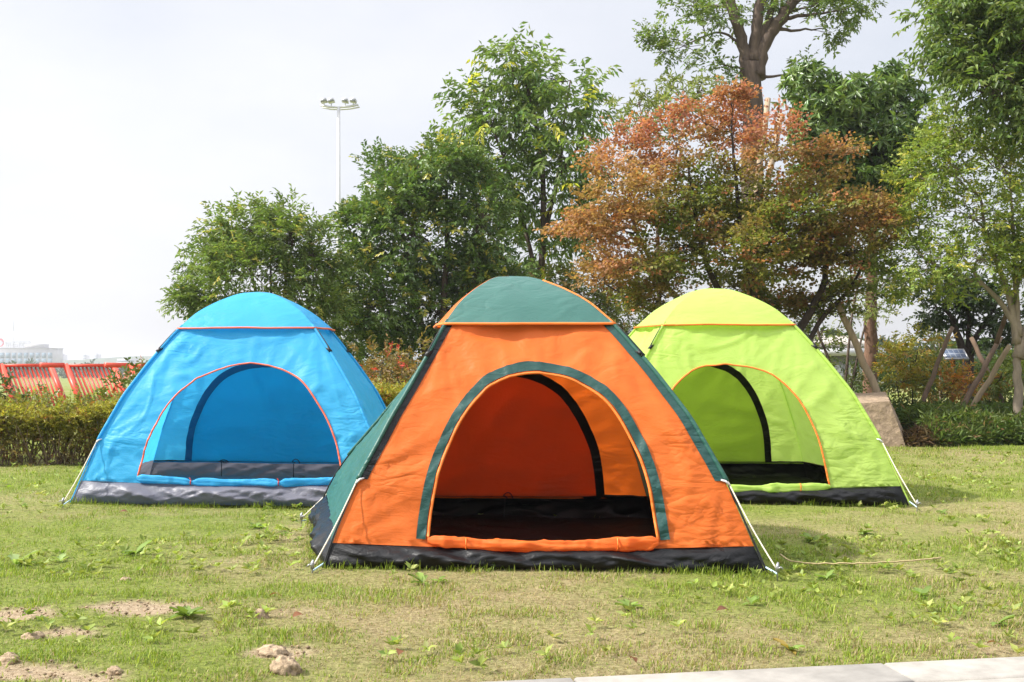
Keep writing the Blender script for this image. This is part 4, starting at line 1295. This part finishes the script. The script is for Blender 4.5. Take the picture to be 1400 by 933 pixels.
prop("thick pale wooden prop leaning down to the boulder's back right corner", at(1222, 560, 14.2) + np.array([.06, 0, -.42]), at(1144, 412, 14.6), .062, M_wood)
prop("short brown prop leaning right in front of the yellow shrub", foot(1257, 545, 14.4) - [.04, 0, .25], at(1302, 448, 14.9), .04, M_wood_dark)
prop("dark prop leaning across the black-brown forked trunk", at(1312, 548, 14.6) - [.05, 0, .25], at(1368, 462, 15.2), .045, M_wood_dark)
prop("light bare prop leaning up towards the pale forked trunk", at(1326, 548, 14.3) - [.06, 0, .25], at(1381, 472, 14.0), .045, M_wood)
prop("dark prop leaning left, crossing behind the light bare one", at(1372, 545, 15.6) + [.05, 0, -.2], at(1328, 462, 16.2), .045, M_wood_dark)
prop("dark prop rising steeply against the pale forked trunk", at(1362, 470, 13.9), at(1399, 368, 13.7), .035, M_wood_dark)
prop("pale prop end sticking up right of the tall thick trunk", at(1000, 560, 19.6) - [0, 0, .1], at(1050, 135, 20.4), .075, M_wood)
prop("lower pale prop end sticking out above the maple", at(985, 560, 19.2) - [0, 0, .1], at(1068, 156, 20.0), .075, M_wood)

# grey shed glimpsed behind, and a small solar panel on a post
c0, c1 = at(1085, 560, 24), at(1203, 560, 24)
sroot = empty("shed", ((c0[0] + c1[0]) / 2, 25, 0), "low grey shed glimpsed behind the straight brown trunk", "shed")
m_ = MB()
m_.box((c0[0], 24, -.1), (c1[0], 26.2, at(0, 487, 24)[2]))
m_.build("wall", M_shedwall, sroot)
m_ = MB()
zt = at(0, 487, 24)[2] + .003
m_.box((c0[0] - .12, 23.8, zt), (c1[0] + .06, 26.4, zt + .16))
m_.build("roof_edge", M_white, sroot)
m_ = MB()
m_.add([(c0[0] - .1, 23.8, zt + .163), (c1[0] + .04, 23.8, zt + .163), (c1[0] + .04, 26.3, zt + .5), (c0[0] - .1, 26.3, zt + .5), (c0[0] - .1, 26.3, zt + .163), (c1[0] + .04, 26.3, zt + .163)],
       [[0, 1, 2, 3], [3, 2, 5, 4], [0, 4, 5, 1]])
m_.add([(c0[0] - .1, 23.8, zt + .163), (c0[0] - .1, 26.3, zt + .5), (c0[0] - .1, 26.3, zt + .163), (c1[0] + .04, 23.8, zt + .163), (c1[0] + .04, 26.3, zt + .5), (c1[0] + .04, 26.3, zt + .163)], [[0, 1, 2], [3, 5, 4]])
m_.build("roof", M_shedroof, sroot)
m_ = MB()
for k in range(4):
    xx = c0[0] + .3 + k * .45
    m_.box((xx, 23.97, .3), (xx + .3, 24.01, .95))
m_.build("shutter", M_white, sroot)

sp_ = at(1305, 485, 16.1)
proot = empty("solar_panel", (sp_[0], 16.1, 0), "small tilted solar panel glimpsed left of the black-brown trunk", "solar panel")


def solar_mat():
    m, t, o = new_mat("solar_cells")
    tcd = t.nodes.new("ShaderNodeTexCoord")
    br = N(t, "ShaderNodeTexBrick", Scale=1.0)
    br.offset = 0
    br.inputs['Color1'].default_value = (.10, .13, .20, 1)
    br.inputs['Color2'].default_value = (.13, .16, .23, 1)
    br.inputs['Mortar'].default_value = (.34, .36, .40, 1)
    br.inputs['Mortar Size'].default_value = .004
    br.inputs['Brick Width'].default_value = .075
    br.inputs['Row Height'].default_value = .075
    t.links.new(tcd.outputs['Object'], br.inputs['Vector'])
    p = N(t, "ShaderNodeBsdfPrincipled", Roughness=.2)
    t.links.new(br.outputs[0], p.inputs['Base Color'])
    t.links.new(p.outputs[0], o.inputs[0])
    return m


Mx = np.eye(4)
cs, sn = math.cos(R(38)), math.sin(R(38))
Mx[:3, :3] = np.array([[1, 0, 0], [0, cs, -sn], [0, sn, cs]])
Mx[:3, 3] = sp_
m_ = MB()
m_.box((-.16, -.11, -.012), (.16, .11, .012), Mx)
m_.build("cell_panel", solar_mat(), proot)
m_ = MB()
for lo, hi in (((-.172, -.12, -.016), (.172, -.11, .016)), ((-.172, .11, -.016), (.172, .12, .016)), ((-.172, -.11, -.016), (-.16, .11, .016)), ((.16, -.11, -.016), (.172, .11, .016))):
    m_.box(lo, hi, Mx)
m_.build("frame", M_steel, proot)
m_ = MB()
m_.tube(np.array([[sp_[0], 16.14, -.1], [sp_[0], 16.14, sp_[2] - .02]]), .03, 10)
m_.build("post", M_wood_dark, proot)

# ------------------------------------------------------------------ floodlight mast
YL = 60.0
lz0 = float(terrain(np.array(0.), np.array(YL)))
Lt = at(463, 146, YL)
lroot = empty("floodlight_mast", (Lt[0], YL, lz0), "tall white floodlight mast rising behind the trees", "floodlight mast")
m_ = MB()
m_.tube(np.array([[Lt[0], YL, lz0 - .2], [Lt[0], YL, lz0 + 7], [Lt[0], YL, Lt[2]]]), [.15, .125, .085], 14)
m_.build("pole", M_white, lroot, True)
m_ = MB()
arm = np.array([at(438, 144, YL), at(450, 146.5, YL), at(463, 147, YL), at(477, 146, YL), at(490, 143.5, YL)])
m_.tube(arm, .065, 8)
m_.tube(arm + [0, .5, 0], .05, 8)
m_.build("crossarm", M_white, lroot, True)
for px, an in ((443, -14), (453, -10), (472, 10), (483, 14)):
    c = at(px, 138.5, YL)
    cs, sn = math.cos(R(an)), math.sin(R(an))
    Mx = np.eye(4)
    Mx[:3, :3] = np.array([[cs, 0, sn], [0, 1, 0], [-sn, 0, cs]])
    Mx[:3, 3] = c
    m_ = MB()
    m_.box((-.17, -.2, -.08), (.17, .2, .10), Mx)
    m_.box((-.12, -.15, .10), (.12, .15, .14), Mx)
    m_.tube(np.array([c + [0, 0, -.12], [c[0], YL, arm[2][2]]]), .025, 6)
    fl_ = m_.build("floodlight", M_white, lroot)
    m_ = MB()
    m_.box((-.15, -.215, -.07), (.15, -.202, .08), Mx)
    m_.build("glass", M_lampglass, fl_)

# ------------------------------------------------------------------ red slatted leaning frames by the river walk
YR = 25.0


def red_frame(px, label):
    o_ = at(px, 499, YR)
    root = empty("slatted_frame", (o_[0], YR, 0), label, "slatted frame", "red slatted frames beyond the hedge")
    W, dz, dx, dy = 56 * YR / F, -1.0, .62, .55          # panel width; fall; run to the right; lean towards the viewer
    tl = o_ + [0, 0, -.02]
    fall = np.array([dx, -dy, dz]) * .98

    def beam(a, b, wx, wy, name, par):
        m_ = MB()
        t_ = norm(b - a)
        s_ = norm(np.cross(t_, [0, 1.0, 0]))
        q_ = np.cross(s_, t_)
        L_ = np.linalg.norm(b - a)
        Mx = np.eye(4)
        Mx[:3, 0], Mx[:3, 1], Mx[:3, 2], Mx[:3, 3] = s_, q_, t_, a
        m_.box((-wx, -wy, 0), (wx, wy, L_), Mx)
        return m_.build(name, M_red, par)
    beam(tl, tl + fall, .055, .075, "side_beam", root)
    beam(tl + [W, .4, .012], tl + fall + [W, .4, .012], .045, .06, "side_beam", root)
    beam(tl + [.06, .02, .0], tl + [W - .05, .38, .012], .035, .05, "top_rail", root)
    beam(tl + [-.44, -.35, .012], tl + [-.058, -.01, .008], .055, .06, "arm", root)
    for k in range(11):
        s_ = (k + .7) / 11.4
        a_ = tl + np.array([W * s_, .4 * s_ + .03, -.04])
        beam(a_, a_ + fall * .96, .017, .022, "slat", root)
    zf = tl[2] + fall[2]
    for xx, yy in ((0, 0), (W, .4)):
        a_ = tl + fall + [xx, yy, -.004]
        beam(a_, np.array([a_[0] - .02, a_[1] + .02, -.1]) if zf > .05 else a_ + [0, 0, -.2], .045, .06, "foot", root)


red_frame(3, "red slatted frame cut by the left edge, leftmost of three")
red_frame(91, "whole red slatted frame with long arm, middle of three")
red_frame(178, "red slatted frame mostly hidden by the blue tent")

# ------------------------------------------------------------------ far bank
def far_box(name, label, px0, px1, py_top, Yb, mat, cat="building", group=None):
    a_, b_ = at(px0, py_top, Yb), at(px1, py_top, Yb)
    zb_ = float(terrain(np.array(0.), np.array(Yb)))
    root = empty(name, ((a_[0] + b_[0]) / 2, Yb, zb_), label, cat, group)
    return root, a_, b_, zb_


YB = 720.0
broot, a_, b_, zb_ = far_box("office_building", "long pale office block with rooftop sign, hazy at the left edge", -150, 74, 477, YB, M_wall)
m_ = MB()
m_.box((a_[0], YB, zb_ - 1), (b_[0], YB + 14, a_[2]))
p0, p1 = at(33, 470.5, YB), at(58, 470.5, YB)
m_.box((p0[0], YB + 1, a_[2]), (p1[0], YB + 10, p0[2]))
m_.box((a_[0] - .3, YB - .35, a_[2] - .02), (b_[0] + .3, YB + 14.3, a_[2] + .5))
m_.build("wall", M_wall, broot)
zfl = [at(0, q, YB)[2] for q in (482.5, 490.5, 499, 507)]
nwin = 27
bay = (b_[0] - a_[0] - 1.5) / nwin
for k in range(3):
    for j in range(nwin):
        xx = a_[0] + .8 + j * bay
        if xx < at(-40, 0, YB)[0]:
            continue
        m_ = MB()
        m_.box((xx + bay * .12, YB - .12, zfl[k + 1] + .3), (xx + bay * .88, YB + .1, zfl[k] - .02))
        m_.build("window", M_glass, broot)
for j in range(nwin + 1):
    pass
# rooftop sign: mark and four white characters on a light frame
sgroot = empty("rooftop_sign", (a_[0] + 30, YB + 2, a_[2]), "white rooftop lettering with red round mark on the office block", "sign")
m_ = MB()
z0 = a_[2] + .5
for px in range(-6, 41, 6):
    xx = at(px, 0, YB)[0]
    m_.tube(np.array([[xx, YB + 2.4, z0 - .3], [xx, YB + 2.4, z0 + 4.3]]), .06, 5)
    m_.tube(np.array([[xx, YB + 4.2, z0 - .3], [xx, YB + 2.4, z0 + 3.6]]), .05, 5)
for zz in (z0 + .5, z0 + 4.1):
    m_.tube(np.array([[at(-6, 0, YB)[0], YB + 2.4, zz], [at(40, 0, YB)[0], YB + 2.4, zz]]), .06, 5)
m_.build("sign_frame", M_steel, sgroot)


def text_mesh(body, size, loc, name, mat, parent, depth=.06):
    cu = bpy.data.curves.new(name, 'FONT')
    cu.body = body
    cu.size = size
    cu.extrude = depth
    ob = bpy.data.objects.new(name, cu)
    C.collection.objects.link(ob)
    bpy.context.view_layer.update()
    dg = bpy.context.evaluated_depsgraph_get()
    me = bpy.data.meshes.new_from_object(ob.evaluated_get(dg))
    bpy.data.objects.remove(ob)
    o = bpy.data.objects.new(name, me)
    me.materials.clear()
    me.materials.append(mat)
    C.collection.objects.link(o)
    o.parent = parent
    pl = np.array(parent.location)
    o.location = tuple(np.array(loc) - pl)
    o.rotation_euler = (R(90), 0, 0)
    return o


for i, ch in enumerate("宇石网络"):
    L_ = at(5 + i * 9, 475, YB)
    text_mesh(ch, 4.4, (L_[0], YB + 2.1, z0 + .7), "sign_character", M_sign, sgroot)
m_ = MB()
cx = at(-1.5, 468, YB)
th = np.linspace(-2.4, 2.0, 26)
ring = np.stack([cx[0] + 1.9 * np.cos(th), np.full(26, YB + 2.1), cx[2] - .4 + 2.2 * np.sin(th)], -1)
m_.tube(ring, np.linspace(.2, .7, 26), 8)
m_.build("sign_emblem", M_sign_red, sgroot)
# lattice mast on the roof
mroot = empty("radio_mast", (at(13, 0, YB)[0], YB + 6, a_[2]), "thin radio mast rising above the office block", "mast")
m_ = MB()
xm = at(13, 0, YB)[0]
zt_ = at(0, 434, YB)[2]
for sx, sy in ((-1, -1), (1, -1), (0, 1)):
    m_.tube(np.array([[xm + sx * .45, YB + 6 + sy * .4, a_[2]], [xm + sx * .16, YB + 6 + sy * .14, a_[2] + (zt_ - a_[2]) * .6]]), .07, 5)
for k in range(10):
    zz = a_[2] + (zt_ - a_[2]) * .6 * k / 10
    m_.tube(np.array([[xm - .42, YB + 5.6, zz], [xm + .42, YB + 5.6, zz + .5]]), .04, 4)
m_.tube(np.array([[xm, YB + 6, a_[2] + (zt_ - a_[2]) * .55], [xm, YB + 6, zt_]]), [.14, .05], 6)
m_.build("lattice", M_steel, mroot)
for px0, px1, py, Yb, lab in ((82, 87, 485, 1150, "pale distant tower just right of the office block"), (113, 118, 486, 1200, "slim distant tower over the middle red frame"), (128, 134, 484.5, 1200, "broader distant tower right of the slim one"),
                              (160, 184, 491, 800, "long low distant building over the rightmost red frame")):
    r_, a2, b2, zb2 = far_box("distant_building", lab, px0, px1, py, Yb, M_wall, group="distant buildings")
    m_ = MB()
    m_.box((a2[0], Yb, zb2 - 1), (b2[0], Yb + 10, a2[2]))
    m_.box((a2[0] + .3 * (b2[0] - a2[0]), Yb + 1, a2[2]), (a2[0] + .6 * (b2[0] - a2[0]), Yb + 6, a2[2] + 1.0))
    m_.build("wall", M_wall, r_)
    m_ = MB()
    for zz in np.arange(zb2 + 2, a2[2] - 1.2, 2.4):
        m_.box((a2[0] + .15, Yb - .1, zz), (b2[0] - .15, Yb + .05, zz + 1.1))
    m_.build("window_band", M_glass, r_)

# low wooded hill and far tree belts
hl_ = MB()
xx, yy = np.meshgrid(np.linspace(-620, 620, 140), np.linspace(880, 1450, 24), indexing='ij')
t_ = (yy - 880) / 570
prof_h = (9 + 9 * (fbm(xx / 90, xx * 0 + 2, 71, 4) - .5) * 2 + 9 * np.exp(-((xx + 390) / 55) ** 2)) * np.sin(np.pi * np.clip(t_, 0, 1)) ** .6 - 3.3
hl_.grid(np.stack([xx, yy, prof_h], -1))
tag(hl_.build("hills", plain("far_hill_woods", (.07, .10, .05), .95, var=.4, scale=.08, bump=.6, dist=2.0), smooth=True), "hazy wooded rise across the river", "hill", kind='structure')
fw = MB()
fr = rs(330)
for (Y0, Y1, n, h0, h1, xr) in ((250, 330, 700, 1.6, 3.4, 190), (380, 460, 420, 2.6, 5.0, 270), (60, 80, 200, 1.2, 2.6, 45)):
    if Y0 == 60:
        X_ = fr.uniform(1, xr, n)          # nearer copse only behind the trees on the right
    else:
        X_ = fr.uniform(-xr, xr, n)
    Y_ = fr.uniform(Y0, Y1, n)
    z_ = terrain(X_, Y_)
    H_ = fr.uniform(h0, h1, n) * (.55 + .9 * fbm(X_ / 9, Y_ / 30, 91, 3))
    for i in range(n):
        k = 26
        v = norm(fr.normal(0, 1, (k, 3))) * fr.uniform(.5, 1, (k, 1))
        c = np.array([X_[i], Y_[i], z_[i] + H_[i] * .5])
        p = c + v * np.array([H_[i] * .5, H_[i] * .45, H_[i] * .52])
        leaves(fw, p, v + [0, 0, .3], tm_alt(3), H_[i] * .10, H_[i] * .24, np.tile(np.array([.05, .075, .03]) * fr.uniform(.7, 1.3), (k, 1)), fr, width=.7, jit=.5)
tag(fw.build("far_wood", M_leaf), "belt of far hazy trees beyond the lawn", "far wood", kind='stuff')

# ------------------------------------------------------------------ grass
gr = rs(400)


def inside_quad(x, y, c, m=0.0):
    c = np.array(c)
    cen = c.mean(0)
    c = cen + (c - cen) * (1 + m)
    ins = np.ones(len(x), bool)
    for i in range(4):
        a, b = c[i], c[(i + 1) % 4]
        ins &= ((b[0] - a[0]) * (y - a[1]) - (b[1] - a[1]) * (x - a[0])) > 0
    return ins


def blades(mb, x, y, L, wd, lean, col, five=True):
    n = len(x)
    z = terrain(x, y)
    a = gr.uniform(0, 2 * np.pi, n)
    b = np.stack([np.cos(a), np.sin(a), 0 * a], -1)
    s = np.stack([-np.sin(a), np.cos(a), 0 * a], -1)
    p = np.stack([x, y, z - .004], -1)
    ln = lean[:, None]
    mid = p + (b * ln * .45 + np.array([0, 0, 1.0]) * np.sqrt(np.clip(1 - (ln * .7) ** 2, .05, 1)) * .6) * L[:, None]
    tip = p + (b * ln * 1.0 + np.array([0, 0, 1.0]) * np.sqrt(np.clip(1 - ln ** 2, .01, 1)) * .95) * L[:, None]
    w_ = wd[:, None] * .5
    if five:
        V = np.stack([p - s * w_, p + s * w_, mid + s * w_ * .8, mid - s * w_ * .8, tip], 1).reshape(-1, 3)
        i = np.arange(n)[:, None] * 5
        mb.f.append(i + [0, 1, 2, 3] + mb.n)
        mb.f.append(i + [3, 2, 4] + mb.n)
        k = 5
    else:
        V = np.stack([p - s * w_, p + s * w_, tip], 1).reshape(-1, 3)
        i = np.arange(n)[:, None] * 3
        mb.f.append(i + [0, 1, 2] + mb.n)
        k = 3
    mb.v.append(V)
    mb.c.append(np.repeat(col, k, 0))
    mb.n += len(V)


gm = MB()
TENTS = [orange, blue, green]
for (y0, y1, per, five) in ((2.7, 4.2, 13500, True), (4.2, 6.0, 9000, True), (6.0, 8.5, 5200, False), (8.5, 13.5, 2600, False), (13.5, 26, 330, False)):
    hw0, hw1 = .5 * y0 + 1.4, .5 * y1 + 1.4
    n = int((hw0 + hw1) * (y1 - y0) * per)
    y = gr.uniform(y0, y1, n)
    x = gr.uniform(-1, 1, n) * (.5 * y + 1.4)
    dry, bare = masks(x, y)
    tuft = fbm(x * 6, y * 6, 55, 3)
    keep = gr.uniform(0, 1, n) < np.clip(1.0 - .93 * bare - .45 * dry, .03, 1) * (.45 + .9 * sstep(.38, .62, tuft))
    keep &= ~on_pave(x, y)
    for T in TENTS:
        keep &= ~inside_quad(x, y, T.c, .0)
    keep &= ~((y > 10.3) & (x < -.9) & (y < 11.2))
    x, y, dry, tuft, bare = x[keep], y[keep], dry[keep], tuft[keep], bare[keep]
    n = len(x)
    far = sstep(5, 13, y)
    L = (.011 + .021 * gr.uniform(0, 1, n) ** 1.7) * (.7 + .8 * sstep(.45, .7, tuft)) * (1 + .55 * far)
    for T in TENTS:                      # grass is longer where the mower did not reach, along the groundsheets
        L = np.where(inside_quad(x, y, T.c, .07), L * 1.35, L)
    wd = (.0022 + .0022 * gr.uniform(0, 1, n)) * (1 + 1.6 * far)
    lean = np.clip(gr.normal(.62, .25, n), 0, .98)
    r1, r2 = gr.uniform(0, 1, (n, 1)), gr.uniform(0, 1, (n, 1))
    gcol = np.array([.14, .225, .022]) * (1 - r1) + np.array([.31, .365, .050]) * r1
    dcol = np.array([.30, .24, .105]) * (1 - r1) + np.array([.43, .35, .19]) * r1
    isd = (r2[:, 0] < .06 + .60 * dry ** 1.3)[:, None]
    blades(gm, x, y, L, wd, lean, np.where(isd, dcol, gcol) * gr.uniform(.75, 1.2, (n, 1)), five)
for T in TENTS:
    for a_, b_, out_, n in ((T.c[0], T.c[1], np.array([0, -1.0]), 1300), (T.c[3], T.c[0], np.array([-1.0, 0]), 450), (T.c[1], T.c[2], np.array([1.0, 0]), 300)):
        tt_ = gr.uniform(.0, 1, n)
        cl_ = vn(tt_ * 16, tt_ * 0, int(T.seed))
        kp = gr.uniform(0, 1, n) < .25 + .9 * sstep(.4, .7, cl_)
        p_ = a_ + (b_ - a_) * tt_[:, None] + out_ * (.01 + .05 * gr.uniform(0, 1, (n, 1)) ** 1.5)
        p_, cl_ = p_[kp], cl_[kp]
        n = len(p_)
        r1 = gr.uniform(0, 1, (n, 1))
        blades(gm, p_[:, 0], p_[:, 1], (.022 + .045 * gr.uniform(0, 1, n) ** 2) * (.7 + .6 * cl_), .0028 + .002 * gr.uniform(0, 1, n), np.clip(gr.normal(.4, .22, n), 0, .95),
               (np.array([.12, .20, .022]) * (1 - r1) + np.array([.28, .33, .05]) * r1), True)
# dead straw lying flat
for (y0, y1, per) in ((2.7, 5.0, 6500), (5.0, 8.0, 2200), (8, 13, 700)):
    n = int(((.5 * y0 + 1.4) + (.5 * y1 + 1.4)) * (y1 - y0) * per)
    y = gr.uniform(y0, y1, n)
    x = gr.uniform(-1, 1, n) * (.5 * y + 1.4)
    dry, bare = masks(x, y)
    keep = (gr.uniform(0, 1, n) < .15 + .85 * dry - .5 * bare) & ~on_pave(x, y)
    for T in TENTS:
        keep &= ~inside_quad(x, y, T.c, .0)
    x, y = x[keep], y[keep]
    n = len(x)
    col = np.array([.34, .26, .13]) * gr.uniform(.55, 1.35, (n, 1)) * (1 + gr.normal(0, .05, (n, 3)))
    blades(gm, x, y, gr.uniform(.02, .07, n), gr.uniform(.0014, .003, n), np.clip(gr.normal(.96, .05, n), .75, .995), col, False)
n = 4200
y = 2.9 + 8.5 * gr.uniform(0, 1, n) ** 1.5
x = gr.uniform(-1, 1, n) * (.5 * y + 1.4)
dry, bare = masks(x, y)
wp = fbm(x * 1.1, y * 1.1, 88, 3)
keep = (gr.uniform(0, 1, n) < 1.6 * sstep(.42, .66, wp) * (1 - .75 * dry) * (1 - bare)) & ~on_pave(x, y)
for T in TENTS:
    keep &= ~inside_quad(x, y, T.c, .0)
x, y = x[keep], y[keep]
n = len(x)
r1 = gr.uniform(0, 1, (n, 1))
cw = np.array([.20, .26, .045]) * (1 - r1) + np.array([.36, .40, .11]) * r1
leaves(gm, np.stack([x, y, terrain(x, y) + .006], -1), np.stack([gr.normal(0, .25, n), gr.normal(0, .25, n), np.full(n, 1.0)], -1), tm_whorl(6), .018, .036, cw, gr, droop=-.15, width=.55, jit=.3)
tag(gm.build("grass", M_grass), "short yellow-green lawn grass mixed with dead straw", "grass", kind='stuff')

# ------------------------------------------------------------------ weeds, stones, fallen leaves, twine
WEEDS = [(22, 772, 1.5, "leafy weed clump at the left edge of the lawn"), (82, 768, 1.2, "pale weed rosette right of the clump at the left edge"), (185, 762, 1.3, "broad weed on the lawn left of the orange tent's left peg"),
         (255, 848, 1.5, "upright weed tuft right of the bare soil patch"), (498, 778, 1.0, "pale-leaved weed at the orange tent's left groundsheet corner"), (578, 803, 1.2, "bright weed in front of the orange tent's doorway, left part"),
         (858, 833, 1.2, "flat weed in front of the orange tent's doorway, right part"), (1028, 827, .9, "small weed in front of the orange tent's right corner"), (1080, 888, 1.0, "yellowing weed standing by the pavement edge"),
         (1130, 788, .9, "low weed just below the straw twine"), (1260, 812, 1.0, "grassy weed below the far end of the twine"), (1180, 735, 1.0, "soft weed in the sunny lawn right of the orange tent's shadow"),
         (1110, 745, 1.1, "weed growing in the orange tent's shadow"), (350, 722, .9, "weed on the lawn in front of the blue tent"), (1365, 855, .9, "small weed at the right edge above the pavement"),
         (600, 800, .7, "little weed beside the bright one before the doorway"), (1290, 700, .8, "weed near the lime tent's right peg")]
for i, (px, py, s_, lab) in enumerate(WEEDS):
    wr_ = rs(500 + i)
    c = gp(px, py)
    m_ = MB()
    z0 = float(terrain(np.array(c[0]), np.array(c[1])))
    for k in range(wr_.randint(7, 12)):
        a = wr_.uniform(0, 2 * np.pi)
        L = .055 * s_ * wr_.uniform(.5, 1.25)
        el = wr_.uniform(.25, 1.0)
        t_ = np.linspace(0, 1, 7)
        rr = L * t_
        zz = L * (el * t_ - .55 * t_ ** 2 * (.4 + wr_.uniform(0, .6)))
        wd = L * .24 * np.sin(np.pi * np.clip(t_ * .92 + .06, 0, 1)) ** .8 * (1 + .25 * np.sin(t_ * 14 + i))
        dx, dy = math.cos(a), math.sin(a)
        mid_ = np.stack([c[0] + rr * dx, c[1] + rr * dy, z0 + zz + .004], -1)
        sv = np.array([-dy, dx, 0])
        P = np.stack([mid_ - sv * wd[:, None] + [0, 0, .12 * L], mid_, mid_ + sv * wd[:, None] + [0, 0, .12 * L]], 1)
        P[0] = mid_[0]
        cc = (np.array([.20, .29, .06]) if i not in (0, 1, 4) else np.array([.29, .38, .13])) * wr_.uniform(.7, 1.3)
        if i == 8 and wr_.uniform() < .5:
            cc = np.array([.36, .26, .06])
        m_.grid(P, c=cc)
    tag(m_.build("weed", M_leaf, smooth=True), lab, "weed", "broad-leaved weeds in the lawn")


def rock(px, py, w_, h_, lab, seed, mat=M_rock):
    r_ = rs(seed)
    c = gp(px, py)
    th, ph = np.meshgrid(np.linspace(0, 2 * np.pi, 44, endpoint=False), np.linspace(-1.2, 1.5708, 26), indexing='ij')
    d = np.stack([np.cos(th) * np.cos(ph), np.sin(th) * np.cos(ph), np.sin(ph)], -1)
    q = d * 1.6 + seed
    rr = 1 + .55 * (fbm(q[..., 0] + q[..., 2] * .6, q[..., 1] + q[..., 2] * .9, seed, 4) - .5)
    rr = rr + .22 * (fbm(q[..., 0] * 4 + q[..., 2], q[..., 1] * 4 - q[..., 2], seed + 5, 4) - .5) + .12 * ridge(vn(q[..., 0] * 2, q[..., 1] * 2 + q[..., 2] * 2, seed + 8))
    P = d * rr[..., None] * np.array([w_ / 2, w_ / 2.4, h_])
    P[..., 2] = np.maximum(P[..., 2], -.02)
    m_ = MB()
    m_.grid(P + np.array([c[0], c[1], 0]), closed_u=True)
    tag(m_.build("rock", mat), lab, "rock", "clay stones on the bare ground")


rock(391, 917, .09, .042, "brown clay stone nearest the lower edge, beside a dug-up clod", 11)
rock(357, 848, .07, .04, "pale rounded stone in the grass right of the bare patch", 12)
rock(44, 873, .075, .022, "flat pale stone on the bare soil at left", 13)
rock(372, 893, .10, .022, "crumbled reddish clod just above the brown clay stone", 14)
rock(172, 795, .05, .018, "small whitish stone above the bare soil patch", 15)
rock(157, 921, .05, .02, "small pale stone at the lower edge left of the brown one", 16)
rock(12, 905, .07, .025, "rough clod in the lower left corner", 17)
for i, (px, py, lab) in enumerate([(163, 705, "rust-brown dead leaf on the lawn before the blue tent"), (400, 852, "red-brown dead leaf right of the rounded stone"), (385, 822, "curled dead leaf in the lawn above the rounded stone"),
                                   (980, 843, "dark dead leaf in the straw below the orange tent"), (870, 915, "dead leaf close to the pavement edge"), (1370, 892, "dead leaf by the pavement near the right edge"), (545, 905, "dead leaf in the straw at the lower middle")]):
    lr_ = rs(600 + i)
    c = gp(px, py)
    t_ = np.linspace(0, 1, 7)
    L = .05
    wd = .013 * np.sin(np.pi * np.clip(t_, .02, .98))
    a = lr_.uniform(0, 6.3)
    mid_ = np.stack([c[0] + L * t_ * math.cos(a), c[1] + L * t_ * math.sin(a), .022 + .012 * np.sin(t_ * 3.1)], -1)
    sv = np.array([-math.sin(a), math.cos(a), .5])
    m_ = MB()
    m_.grid(np.stack([mid_ - sv * wd[:, None], mid_ - [0, 0, .003], mid_ + sv * wd[:, None] * [1, 1, .4]], 1), c=np.array([.22, .09, .04]) * lr_.uniform(.7, 1.2))
    tag(m_.build("fallen_leaf", M_leaf, smooth=True), lab, "leaf", "dead leaves on the lawn")
P = np.array([[*gp(1066, 771), .045], [*gp(1085, 777), .03], [*gp(1130, 779), .028], [*gp(1185, 779), .03], [*gp(1240, 776), .03], [*gp(1287, 773), .035]])
m_ = MB()
m_.tube(catmull(P, 40) + rs(7).normal(0, .0012, (40, 3)), .0038, 6)
tag(m_.build("twine", M_twine, smooth=True), "straw-coloured twine stretched over the grass from the orange tent's right peg", "twine")

cb = MB()
cr_ = rs(420)
n = 60000
y = cr_.uniform(2.9, 6.5, n)
x = cr_.uniform(-1, 1, n) * (.5 * y + 1.0)
dry, bare = masks(x, y)
keep = (cr_.uniform(0, 1, n) < .42 * bare ** 1.5 + .012) & ~on_pave(x, y)
for T in TENTS:
    keep &= ~inside_quad(x, y, T.c, .0)
x, y = x[keep], y[keep]
n = len(x)
ocv = np.array([[1, 0, 0], [0, 1, 0], [-1, 0, 0], [0, -1, 0], [0, 0, 1.0], [0, 0, -1]])
ocf = np.array([[0, 1, 4], [1, 2, 4], [2, 3, 4], [3, 0, 4], [1, 0, 5], [2, 1, 5], [3, 2, 5], [0, 3, 5]])
sz = .0025 + .007 * cr_.uniform(0, 1, (n, 1, 1)) ** 3.5
V = ocv[None] * cr_.uniform(.6, 1.3, (n, 6, 1)) * sz * np.array([1, 1, .7]) + np.stack([x, y, terrain(x, y) - .010 * 0], -1)[:, None]
cb.add(V.reshape(-1, 3), (ocf[None] + np.arange(n)[:, None, None] * 6).reshape(-1, 3), np.repeat(np.array([.36, .26, .165]) * cr_.uniform(.55, 1.35, (n, 1)), 6, 0))
tag(cb.build("soil_crumbs", M_grass), "loose crumbs of dry soil on the bare patches", "soil", kind='stuff')

# ------------------------------------------------------------------ air
hb = MB()
hb.box((-1600, -40, -6), (1600, 1600, 17.5))
mh, th_, oh = new_mat("haze_air")
pvn = N(th_, "ShaderNodeVolumePrincipled", Density=0.0006, Anisotropy=0.2)
pvn.inputs['Color'].default_value = (.90, .92, .97, 1)
th_.links.new(pvn.outputs[0], oh.inputs['Volume'])
tag(hb.build("haze", mh), "pale haze in the air", "haze", kind='stuff')
